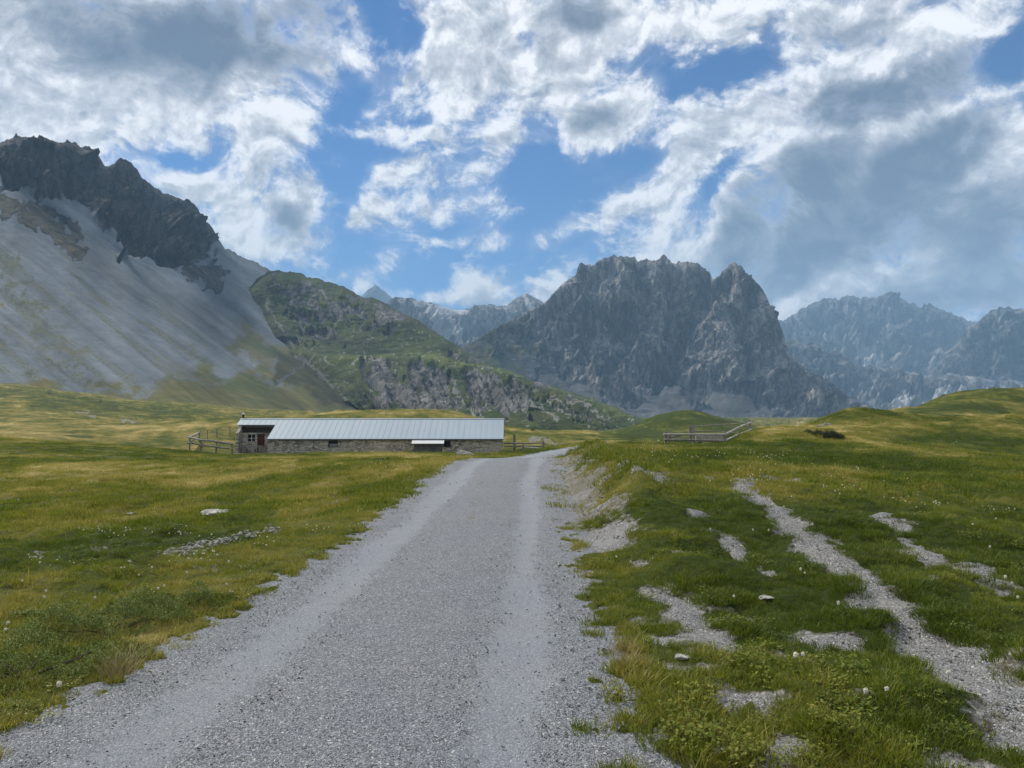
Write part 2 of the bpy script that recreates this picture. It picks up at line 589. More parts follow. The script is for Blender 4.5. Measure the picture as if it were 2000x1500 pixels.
def rock_material(name, rock=((0.07, 0.075, 0.085), (0.19, 0.19, 0.2)), scree=((0.20, 0.205, 0.21), (0.30, 0.30, 0.295)),
                  grass=((0.045, 0.062, 0.018), (0.115, 0.10, 0.038)), sc=1.0, bdist=6.0, streak=1.0):
    mt, t, b = new_mat(name)
    p = pos(t)
    k = 1.0 / sc
    ar, ag, at_ = t.attr('rock'), t.attr('grass'), t.attr('tone')
    big = t.noise(p, 0.006 * k, 6, 0.6)
    mid = t.noise(p, 0.03 * k, 8, 0.65)
    fine = t.noise(p, 0.16 * k, 6, 0.7)
    # bedding and gully streaks in the rock
    pv = t.map(p, scale=(1.0, 1.0, 0.5))
    vert = t.noise(pv, 0.035 * k, 8, 0.68)
    crack = t.m('ABSOLUTE', t.m('SUBTRACT', t.noise(t.map(p, scale=(1, 1, 0.45)), 0.022 * k, 7, 0.6), 0.5))
    crack = t.ss(crack, 0.0, 0.055)
    rk = t.m('ADD', t.m('MULTIPLY', vert, 0.7), t.m('MULTIPLY', fine, 0.45))
    rcol = t.mix(t.ss(rk, 0.36, 0.80), rock[0], rock[1])
    rcol = t.mix(t.ss(mid, 0.5, 0.72), rcol, (rock[1][0] * 1.05, rock[1][1] * 0.97, rock[1][2] * 0.9))
    rcol = t.mix(t.m('MULTIPLY', t.m('SUBTRACT', 1.0, crack), 0.65), rcol, tuple(c * 0.55 for c in rock[0]))
    grit_s = t.noise(p, 0.30 * k, 6, 0.8)
    scol = t.mix(t.ss(t.m('ADD', t.m('MULTIPLY', mid, 0.5), t.m('MULTIPLY', fine, 0.5)), 0.38, 0.64), scree[0], scree[1])
    bould = t.ss(t.noise(p, 0.12 * k, 7, 0.8), 0.56, 0.68)
    scol = t.mix(t.m('MULTIPLY', bould, 0.45), scol, tuple(c * 0.5 for c in scree[0]))
    scol = t.mix(t.m('MULTIPLY', t.ss(grit_s, 0.55, 0.72), 0.4), scol, tuple(c * 1.35 for c in scree[1]))
    gn = t.m('ADD', t.m('MULTIPLY', big, 0.45), t.m('ADD', t.m('MULTIPLY', mid, 0.35), t.m('MULTIPLY', fine, 0.2)))
    gcol = t.mix(t.ss(gn, 0.40, 0.62), grass[0], grass[1])
    mr = t.ss(t.m('ADD', ar, t.m('MULTIPLY', t.m('SUBTRACT', fine, 0.5), 0.9)), 0.38, 0.62)
    grit = t.noise(p, 0.22 * k, 7, 0.78)
    mg = t.ss(t.m('ADD', t.m('ADD', ag, t.m('MULTIPLY', t.m('SUBTRACT', grit, 0.5), 2.8)), t.m('ADD', t.m('MULTIPLY', t.m('SUBTRACT', fine, 0.5), 1.0), t.m('MULTIPLY', t.m('SUBTRACT', mid, 0.5), 0.6))), 0.24, 0.76)
    col = t.mix(mr, scol, rcol)
    col = t.mix(mg, col, gcol)
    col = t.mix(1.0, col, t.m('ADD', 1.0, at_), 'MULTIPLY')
    t.put(b.inputs['Base Color'], col)
    b.inputs['Roughness'].default_value = 0.95
    b.inputs['Specular IOR Level'].default_value = 0.1
    hb = t.m('ADD', t.m('MULTIPLY', vert, t.m('MULTIPLY', mr, 1.8)), t.m('ADD', t.m('MULTIPLY', fine, t.m('MULTIPLY_ADD', mr, 0.3, 0.16)), t.m('MULTIPLY', crack, t.m('MULTIPLY', mr, 0.5))))
    bump(t, b, hb, bdist)
    return mt


def zero(U, V, t, P):
    return np.zeros(U.shape)


# --- left mountain: dark crags above long pale scree fans
M1_RIDGE = [(-520, 300), (-300, 262), (-150, 285), (-60, 270), (0, 279), (14, 273), (28, 267), (31, 261), (37, 267), (55, 268), (74, 268), (77, 263), (95, 271), (112, 279),
            (128, 277), (130, 270), (136, 277), (149, 280), (160, 290), (175, 285), (187, 296), (205, 324), (216, 322), (235, 310), (254, 316), (269, 333), (278, 346), (299, 363), (317, 374),
            (351, 389), (370, 391), (384, 404), (396, 427), (414, 442), (425, 464), (440, 484), (467, 496), (504, 514), (524, 527), (570, 548), (640, 585), (720, 640)]
M1_BASE = [(-520, 815), (0, 790), (200, 812), (400, 826), (560, 834), (720, 850)]
CRAG = [(-520, 380), (-200, 400), (0, 372), (60, 372), (110, 384), (150, 402), (190, 445), (230, 478), (300, 492), (380, 502), (446, 497), (470, 497), (524, 515), (720, 600)]


def m1_prof(t, U):
    return np.where(t < 0.35, t * 0.72, 0.252 + (t - 0.35) * (0.748 / 0.65)) * 0.55 + 0.45 * t ** 0.85


def m1_crag(U, V):
    return sstep(line_at(CRAG, U) - V + 34 * fbm(U / 46, V / 60, None, 4, seed=41), -8, 8)


def m1_disp(P, t, U, V):
    c = m1_crag(U, V)
    x, y, z = P[..., 0], P[..., 1], P[..., 2]
    r = ridged(x / 150, y / 150, z / 170, 8, gain=0.55, seed=4) - 1.0
    lay = ridged(x / 60, y / 60, z / 34 + x / 110, 5, seed=14) - 1
    # scree chutes run down the fall line
    k = (U * 0.8 + V * 0.6)
    ch = fbm((U * 0.6 - V * 0.8) / 42, k / 600, None, 5, seed=9)
    return c * (r * 44 + lay * 13) + (1 - c) * (ch * 3.2 + 0.45 * fbm(x / 14, y / 14, z / 14, 4, seed=2))


def m1_rock(U, V, t, P):
    c = m1_crag(U, V)
    o = stroke(U, V, [(8, 396), (40, 412), (85, 435), (120, 462), (148, 488)], 17, 0.5, 16, 30)
    o = np.maximum(o, 0.95 * stroke(U, V, [(372, 515), (392, 535), (415, 548)], 20, 0.6, 26, 25))
    o = np.maximum(o, 0.75 * stroke(U, V, [(70, 410), (110, 425), (145, 450)], 12, 0.8, 18, 25))
    return np.maximum(c, o)


FLANK = [(548, 694), (600, 690), (650, 702), (690, 745), (730, 800), (660, 790), (600, 770), (545, 748), (535, 715)]


def m1_flank(U, V):
    return poly_mask(U, V, FLANK, 9, wob=18, wsc=36, seed=36)


def m1_grass(U, V, t, P):
    # turf that creeps up from the valley floor and thins out into the scree
    top = np.array([(-520, 760), (0, 752), (80, 756), (150, 772), (200, 768), (300, 742), (380, 735), (430, 735), (480, 700), (520, 690), (600, 720), (720, 800)], float)
    g = sstep(V - np.interp(U, top[:, 0], top[:, 1]) + 40 * fbm(U / 50, V / 30, None, 5, seed=21), -52, 52)
    g = np.maximum(g, 0.9 * stroke(U, V, [(500, 640), (540, 690), (600, 730), (650, 780)], 40, 0.9, 30, 40))
    g = g * (1 - 0.55 * stroke(U, V, [(465, 690), (520, 740), (545, 750)], 6, 0.9, 12, 20))
    a = (U * 0.6 - V * 0.8)
    st = fbm(a / 15, (U * .8 + V * .6) / 230, None, 4, seed=33)
    g = np.maximum(g, 0.46 * sstep(st, 0.12, 0.55) * sstep(V - line_at(CRAG, U), 40, 130) * sstep(470 - U, -60, 160))
    g = np.maximum(g, 0.45 * stroke(U, V, [(8, 396), (40, 412), (85, 435), (120, 462), (148, 488)], 15, 0.6, 14, 30))
    g = np.maximum(g, 0.55 * stroke(U, V, [(-10, 520), (30, 560), (60, 585), (110, 690), (150, 720)], 22, 0.9, 40, 30))
    g = g * (1 - 0.85 * stroke(U, V, [(470, 585), (520, 640), (580, 672), (650, 698)], 15, 0.9, 14, 26))
    g = np.maximum(g, m1_flank(U, V))
    for pts, r_ in (([(578, 700), (612, 722), (640, 748)], 3), ([(540, 746), (575, 722), (630, 706)], 2.4), ([(655, 752), (672, 772)], 2.6)):
        g = g - 0.8 * stroke(U, V, pts, r_, 0.8, 4, 14)
    return np.clip(g, 0, 1) * (1 - m1_crag(U, V))


def m1_tone(U, V, t, P):
    a = (U * 0.6 - V * 0.8)
    k = (U * .8 + V * .6)
    st = fbm(a / 24, k / 330, None, 5, gain=0.6, seed=52)
    st2 = fbm(a / 7, k / 120, None, 4, seed=57)
    fan = -0.30 * stroke(U, V, [(60, 400), (200, 510), (330, 600), (420, 640)], 46, 0.8, 40, 70)
    brown = -0.32 * stroke(U, V, [(0, 630), (60, 660), (110, 700), (150, 740)], 22, 0.9, 30, 24)
    brown = brown - 0.22 * stroke(U, V, [(-20, 500), (60, 560), (150, 640)], 30, 0.9, 40, 40)
    return (1 - m1_crag(U, V)) * (0.20 * st + 0.10 * st2 + fan + 0.6 * brown - 0.50 * m1_flank(U, V) - 0.15 * stroke(U, V, [(380, 745), (520, 760), (640, 800)], 26, 0.9, 20, 40))


M_CRAG = rock_material('crag_and_scree', rock=((0.022, 0.024, 0.028), (0.12, 0.119, 0.118)), scree=((0.100, 0.121, 0.143), (0.140, 0.164, 0.186)), sc=0.55, bdist=5.0)
o = mountain('scree_mountain', M1_RIDGE, M1_BASE, [(-520, 1150), (0, 1250), (220, 1450), (440, 1750), (720, 2300)], [(-520, 480), (0, 520), (300, 520), (560, 560), (720, 640)],
             1.7, 340, m1_prof, m1_disp, {'rock': m1_rock, 'grass': m1_grass, 'tone': m1_tone}, M_CRAG, jag=3.0, jag_sc=11, seed=2)
tag(o, 'dark jagged crags above long pale grey scree fans, on the left', 'mountain', kind='structure')

# --- green hill with broken cliffs, in front of the left mountain's right end
M2_RIDGE = [(452, 640), (458, 615), (466, 595), (478, 575), (500, 547), (524, 531), (545, 529), (580, 533), (600, 539), (635, 548), (660, 556), (687, 567), (705, 580), (733, 582), (757, 595), (782, 609), (810, 620),
            (845, 644), (866, 658), (897, 679), (932, 700), (967, 718), (995, 721), (1030, 741), (1090, 757), (1142, 774), (1195, 791), (1247, 816), (1290, 832), (1340, 850)]
M2_BASE = [(452, 668), (480, 690), (520, 705), (600, 745), (700, 800), (800, 835), (1000, 850), (1200, 858), (1340, 870)]
TERR = [(560, 690), (640, 712), (705, 714), (780, 706), (830, 712), (900, 722), (960, 722), (1000, 730), (1340, 860)]


def m2_prof(t, U):
    return 0.5 * t + 0.5 * (t + 0.085 * np.sin(t * 2 * math.pi * 1.5 + 0.8))


def m2_rockness(U, V, t=None, P=None):
    w = dict(wob=26, wsc=34)
    m = 0.62 * poly_mask(U, V, [(530, 536), (600, 545), (680, 572), (745, 596), (752, 622), (700, 630), (640, 622), (590, 605), (550, 585), (520, 560)], 14, seed=61, **w)
    m = np.maximum(m, 0.85 * stroke(U, V, [(560, 610), (600, 640), (640, 668)], 13, 0.7, 26, 26, seed=62))
    m = np.maximum(m, 0.75 * stroke(U, V, [(700, 600), (735, 605), (765, 618)], 20, 0.7, 26, 26, seed=63))
    m = np.maximum(m, 0.95 * poly_mask(U, V, [(704, 722), (760, 714), (830, 716), (885, 728), (910, 760), (915, 800), (860, 812), (790, 812), (745, 790), (715, 760)], 9, seed=64, **w))
    m = np.maximum(m, 0.95 * poly_mask(U, V, [(905, 738), (960, 728), (1010, 740), (1045, 770), (1060, 815), (1000, 820), (930, 812), (905, 780)], 9, seed=65, **w))
    m = np.maximum(m, 0.7 * stroke(U, V, [(880, 690), (930, 712), (975, 725)], 11, 0.7, 16, 26, seed=66))
    m = np.maximum(m, 0.62 * stroke(U, V, [(1060, 770), (1110, 795), (1170, 825)], 14, 0.8, 26, 26, seed=67))
    m = np.maximum(m, 0.6 * stroke(U, V, [(690, 770), (720, 800)], 10, 0.8, 16, 20, seed=68))
    n = fbm(U / 26, V / 20, None, 5, gain=0.6, seed=70)
    return np.clip(m + n * 0.5 * sstep(m, 0.0, 0.4) - 0.10, 0, 1)


def m2_disp(P, t, U, V):
    x, y, z = P[..., 0], P[..., 1], P[..., 2]
    rk = m2_rockness(U, V)
    r = ridged(x / 70, y / 70, z / 90, 7, gain=0.55, seed=24) - 1.0
    und = fbm(x / 130, y / 130, z / 130, 5, seed=27)
    gul = -12 * np.clip(ridged(U / 95, V / 260, None, 3, seed=29) - 1.0, 0, 1) * sstep(V, 715, 760)
    tr = 9 * np.exp(-((V - line_at(TERR, U)) / 10) ** 2)
    rib = ridged((U * 0.87 - V * 0.5) / 34, (U * 0.5 + V * 0.87) / 150, None, 6, gain=0.55, seed=26) - 1.0
    return rk * (r * 5 + rib * 11) + (1 - rk) * und * 10 + gul + tr + 1.5 * fbm(x / 12, y / 12, z / 12, 4, seed=28)


def m2_grass(U, V, t, P):
    rk = m2_rockness(U, V)
    g = 1 - sstep(rk, 0.3, 0.62)
    # bare runnels and goat paths
    for pts, r in (([(520, 590), (535, 620), (560, 660), (575, 680)], 2.2), ([(578, 700), (600, 712), (625, 730), (645, 755)], 3.0), ([(540, 745), (570, 720), (620, 708)], 2.2),
                   ([(1020, 775), (1060, 805), (1090, 835)], 3.0), ([(1080, 775), (1120, 805), (1150, 832)], 2.6), ([(1000, 760), (1030, 800)], 2.5), ([(1110, 780), (1150, 800)], 2.5),
                   ([(655, 755), (680, 785)], 2.5), ([(770, 730), (800, 770), (830, 800)], 3), ([(1140, 790), (1185, 820)], 2.2), ([(960, 735), (1000, 775), (1030, 815)], 2.6), ([(1040, 760), (1085, 795), (1120, 830)], 2.2), ([(880, 740), (905, 780), (930, 815)], 3)):
        g = g - 0.62 * stroke(U, V, pts, r, 0.8, 5, 14)
    dots = fbm(U / 6.5, V / 3.5, None, 3, seed=83)
    g = g - 0.6 * sstep(dots, 0.58, 0.74) * sstep(V, 540, 640)
    return np.clip(g, 0, 1)


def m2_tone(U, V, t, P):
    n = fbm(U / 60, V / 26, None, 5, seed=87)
    lit = 0.55 * np.exp(-((V - line_at(TERR, U) + 3) / 9) ** 2) + 0.2 * stroke(U, V, [(600, 690), (700, 735), (800, 690), (960, 720)], 20, 0.8, 20, 40)  # light along the terrace ledge, painted as a brighter tone
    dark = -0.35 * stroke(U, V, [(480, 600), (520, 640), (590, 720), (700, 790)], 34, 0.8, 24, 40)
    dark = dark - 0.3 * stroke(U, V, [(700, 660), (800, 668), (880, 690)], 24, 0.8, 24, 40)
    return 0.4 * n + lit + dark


M_CLIFF = rock_material('cliff_and_turf', rock=((0.045, 0.047, 0.048), (0.19, 0.192, 0.185)), scree=((0.14, 0.14, 0.13), (0.21, 0.21, 0.195)),
                        grass=((0.019, 0.033, 0.009), (0.054, 0.063, 0.017)), sc=0.5, bdist=3.0)
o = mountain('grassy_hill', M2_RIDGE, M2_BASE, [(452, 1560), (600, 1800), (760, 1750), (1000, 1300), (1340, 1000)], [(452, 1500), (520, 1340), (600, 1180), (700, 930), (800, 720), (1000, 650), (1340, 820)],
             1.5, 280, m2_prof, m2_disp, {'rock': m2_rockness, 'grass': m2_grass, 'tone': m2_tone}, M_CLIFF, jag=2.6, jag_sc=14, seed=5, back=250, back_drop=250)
tag(o, 'dark green hill broken by grey cliffs and ledges, behind the long barn', 'hill', kind='structure')

# --- the big dark peak in the middle
M3_RIDGE = [(860, 690), (900, 678), (930, 662), (960, 645), (1000, 624), (1040, 604), (1065, 590), (1085, 570), (1100, 553), (1115, 541), (1125, 535), (1129, 522), (1135, 514), (1148, 515), (1155, 522), (1166, 510), (1190, 502), (1200, 499),
            (1225, 502), (1240, 503), (1246, 512), (1260, 507), (1283, 508), (1297, 498), (1310, 513), (1320, 515), (1330, 510), (1350, 512), (1365, 516), (1377, 525), (1385, 530), (1392, 545), (1400, 540), (1420, 522), (1435, 514),
            (1445, 520), (1455, 530), (1465, 537), (1478, 552), (1490, 568), (1497, 576), (1505, 600), (1512, 612), (1521, 627), (1530, 650), (1536, 674), (1543, 695), (1560, 710), (1580, 724), (1620, 746), (1652, 772), (1696, 791), (1730, 806), (1780, 830)]
M3_BASE = [(860, 720), (900, 720), (960, 750), (1040, 790), (1150, 835), (1300, 870), (1560, 870), (1780, 850)]


def m3_prof(t, U):
    return np.where(t < 0.68, t * 0.62, 0.4216 + (t - 0.68) * (0.5784 / 0.32))


def m3_disp(P, t, U, V):
    x, y, z = P[..., 0], P[..., 1], P[..., 2]
    tal = m3_talus(U, V)
    wx = x + 70 * fbm(x / 300, z / 300, y / 300, 4, seed=90)
    r = ridged(wx / 300, y / 300, z / 640 + wx / 900, 8, gain=0.50, seed=34) - 1.0
    r2 = ridged(wx / 95, y / 95, z / 210 - wx / 260, 6, gain=0.55, seed=38) - 1.0
    # main gullies that part the face into buttresses
    big = np.zeros(U.shape)
    for pts, r_, a in (([(1392, 545), (1375, 600), (1330, 660), (1300, 720), (1290, 780)], 16, 70), ([(1245, 512), (1250, 570), (1235, 650), (1200, 720)], 11, 40),
                       ([(1320, 515), (1318, 590), (1300, 640)], 10, 36), ([(1150, 520), (1160, 600), (1140, 690)], 12, 34), ([(1475, 550), (1462, 640), (1480, 720), (1500, 780)], 10, 36),
                       ([(1090, 580), (1075, 650), (1100, 740)], 12, 30)):
        big -= a * stroke(U, V, pts, r_, 0.95, 16, 40)
    return (1 - tal) * (r * 85 + r2 * 15 + big * 1.7) + tal * (6 * fbm(x / 60, y / 60, z / 60, 5, seed=39))


def m3_talus(U, V):
    ln = [(860, 640), (920, 668), (1000, 690), (1060, 716), (1100, 735), (1180, 776), (1240, 800), (1270, 770), (1300, 752), (1340, 778), (1370, 790), (1400, 752), (1430, 757), (1460, 775), (1500, 800), (1540, 822), (1600, 840), (1780, 850)]
    m = sstep(V - line_at(ln, U) + 26 * fbm(U / 36, V / 36, None, 4, seed=44), -7, 9)
    m = np.maximum(m, stroke(U, V, [(1130, 640), (1100, 680), (1060, 710)], 9, 0.8, 16, 20))
    m = np.maximum(m, 0.8 * stroke(U, V, [(1296, 640), (1280, 690), (1290, 740)], 5, 0.9, 12, 20))
    return m


def m3_rock(U, V, t, P):
    return 1 - m3_talus(U, V)


def m3_grass(U, V, t, P):
    g = 0.62 * stroke(U, V, [(920, 690), (960, 668), (1010, 660), (1050, 680)], 24, 0.9, 30, 26)
    g = np.maximum(g, 0.8 * stroke(U, V, [(910, 690), (960, 720), (1010, 745)], 18, 0.9, 20, 30))
    g = np.maximum(g, 0.4 * stroke(U, V, [(1100, 800), (1200, 850)], 22, 0.9, 20, 30))
    n = fbm(U / 14, V / 9, None, 4, seed=47)
    return np.clip(g + 0.3 * n * (g > 0.05), 0, 1)


def m3_tone(U, V, t, P):
    n = fbm(U / 70, V / 70, None, 5, gain=0.6, seed=48)
    n2 = fbm((U + V * 0.4) / 9, (V - U * 0.2) / 22, None, 4, seed=49)
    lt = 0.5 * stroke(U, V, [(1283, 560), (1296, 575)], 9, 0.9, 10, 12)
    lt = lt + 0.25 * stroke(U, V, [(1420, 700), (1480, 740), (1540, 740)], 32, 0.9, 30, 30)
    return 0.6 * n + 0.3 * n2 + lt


M_PEAK = rock_material('dark_peak_rock', rock=((0.052, 0.054, 0.057), (0.30, 0.285, 0.27)), scree=((0.045, 0.048, 0.051), (0.072, 0.074, 0.075)), sc=1.0, bdist=9.0)
o = mountain('rocky_peak', M3_RIDGE, M3_BASE, [(860, 2500), (1050, 3000), (1200, 3150), (1450, 3000), (1780, 2500)], [(860, 2200), (1100, 2150), (1300, 2050), (1560, 2050), (1780, 2200)],
             1.5, 330, m3_prof, m3_disp, {'rock': m3_rock, 'grass': m3_grass, 'tone': m3_tone}, M_PEAK, jag=3.2, jag_sc=9, seed=8, back=700, back_drop=700)
tag(o, 'broad dark rock peak with a toothed crest and steep right flank', 'mountain', kind='structure')


# --- distant ranges
def far_disp(amp, s1, seed):
    def fn(P, t, U, V):
        x, y, z = P[..., 0], P[..., 1], P[..., 2]
        wx = x + 0.3 * s1 * fbm(x / s1, z / s1, y / s1, 3, seed=seed + 5)
        return amp * (ridged(wx / s1, y / s1, z / s1 * 0.6 + wx / s1 * 0.4, 8, gain=0.57, seed=seed) - 1.0) + amp * 0.4 * (ridged(wx / s1 * 3, y / s1 * 3, z / s1 * 1.3, 5, seed=seed + 3) - 1)
    return fn


def ones(U, V, t, P):
    return np.ones(U.shape)


def lin(t, U):
    return t ** 0.9


def far_tone(seed, low=0.0):
    def fn(U, V, t, P):
        return 0.4 * fbm(U / 40, V / 40, None, 5, gain=0.6, seed=seed) + low * sstep(t + 0.2 * fbm(U / 60, V / 60, None, 4, seed=seed + 2), 0.35, 0.75)
    return fn


def far_rock(seed):
    def fn(U, V, t, P):
        n = fbm((U * 0.9 + V * 0.5) / 30, (V * 0.9 - U * 0.5) / 70, None, 5, gain=0.6, seed=seed)
        return np.clip(1.05 - 0.7 * sstep(t, 0.3, 0.9) - 0.9 * n * sstep(t, 0.1, 0.5), 0, 1)
    return fn


M_FAR = rock_material('far_rock', rock=((0.06, 0.064, 0.07), (0.27, 0.265, 0.26)), scree=((0.24, 0.245, 0.25), (0.36, 0.36, 0.36)), sc=2.4, bdist=18.0)
M4_RIDGE = [(1440, 640), (1490, 632), (1520, 626), (1535, 625), (1550, 612), (1568, 600), (1580, 595), (1600, 586), (1612, 583), (1625, 584), (1640, 585), (1655, 578), (1662, 577), (1672, 582), (1690, 580), (1700, 582), (1708, 579), (1730, 573), (1742, 571), (1755, 580), (1775, 590),
            (1800, 600), (1806, 591), (1812, 592), (1825, 598), (1845, 606), (1860, 612), (1890, 625), (1905, 629), (1950, 645), (2020, 660), (2200, 640), (2400, 660)]
o = mountain('distant_range', M4_RIDGE, [(1440, 800), (2400, 800)], [(1440, 7600), (2400, 7400)], [(1440, 5600), (2400, 5400)], 1.8, 200, lin, far_disp(150, 520, 101),
             {'rock': far_rock(104), 'grass': zero, 'tone': far_tone(105)}, M_FAR, jag=3.2, jag_sc=8, seed=11, back=1200, back_drop=1200)
tag(o, 'long hazy blue ridge with a notched crest beyond the dark peak', 'mountain', kind='structure')
M5_RIDGE = [(1780, 770), (1810, 735), (1840, 700), (1868, 672), (1885, 650), (1905, 634), (1922, 618), (1935, 607), (1950, 602), (1965, 600), (1985, 604), (2000, 602), (2030, 592), (2080, 610), (2150, 600), (2300, 640), (2450, 700)]
o = mountain('distant_mountain', M5_RIDGE, [(1780, 800), (2450, 800)], [(1780, 5400), (2450, 5000)], [(1780, 5000), (2450, 4300)], 1.8, 170, lin, far_disp(110, 360, 111),
             {'rock': far_rock(114), 'grass': zero, 'tone': far_tone(115)}, M_FAR, jag=2.6, jag_sc=9, seed=13, back=900, back_drop=900)
tag(o, 'hazy grey mountain at the far right edge with pale scree gullies', 'mountain', kind='structure')
M6_RIDGE = [(1470, 700), (1500, 690), (1536, 668), (1545, 660), (1556, 668), (1575, 672), (1612, 682), (1650, 700), (1700, 716), (1760, 722), (1820, 735), (1900, 730), (2000, 745), (2200, 740)]
o = mountain('pale_foothills', M6_RIDGE, [(1470, 805), (2200, 805)], [(1470, 4900), (2200, 4600)], [(1470, 4100), (2200, 3900)], 1.8, 120, lin, far_disp(80, 260, 121),
             {'rock': far_rock(124), 'grass': zero, 'tone': far_tone(125, 0.1)}, M_FAR, jag=7, jag_sc=30, seed=15, back=900, back_drop=300)
tag(o, 'pale eroded rock foothills below the hazy blue ridge', 'hill', kind='structure')
M7_RIDGE = [(640, 640), (680, 606), (705, 580), (718, 566), (732, 557), (738, 558), (748, 567), (762, 578), (790, 600), (840, 630)]
o = mountain('distant_summit', M7_RIDGE, [(640, 720), (840, 720)], [(640, 9000), (840, 9000)], [(640, 8200), (840, 8200)], 1.8, 70, lin, far_disp(90, 420, 131),
             {'rock': ones, 'grass': zero, 'tone': far_tone(135)}, M_FAR, jag=1.6, jag_sc=9, seed=17, back=900, back_drop=900)
tag(o, 'small pointed blue summit farthest off, above the green hill', 'mountain', kind='structure')
M8_RIDGE = [(660, 620), (720, 600), (755, 594), (763, 584), (772, 579), (790, 580), (805, 583), (830, 588), (855, 594), (880, 604), (905, 605), (925, 597), (935, 595), (950, 594), (970, 596), (990, 596), (1003, 586), (1015, 579), (1027, 573), (1040, 580), (1060, 591), (1100, 610), (1160, 640)]


def m8_rock(U, V, t, P):
    return 1 - 0.9 * stroke(U, V, [(820, 600), (860, 625), (890, 660), (905, 700)], 16, 0.9, 16, 26) - 0.8 * stroke(U, V, [(860, 600), (905, 608)], 12, 0.9, 8, 26) - 0.7 * stroke(U, V, [(1027, 576), (1040, 590)], 10, .9, 8, 20)


o = mountain('valley_head_ridge', M8_RIDGE, [(660, 740), (900, 740), (1160, 740)], [(660, 4300), (780, 4500), (900, 5600), (1030, 5600), (1160, 5200)], [(660, 3300), (1160, 3300)], 1.6, 160, lin, far_disp(95, 330, 141),
             {'rock': m8_rock, 'grass': zero, 'tone': far_tone(145)}, M_FAR, jag=2.0, jag_sc=12, seed=19, back=900, back_drop=800)
tag(o, 'grey ridge closing the valley between the green hill and dark peak', 'mountain', kind='structure')

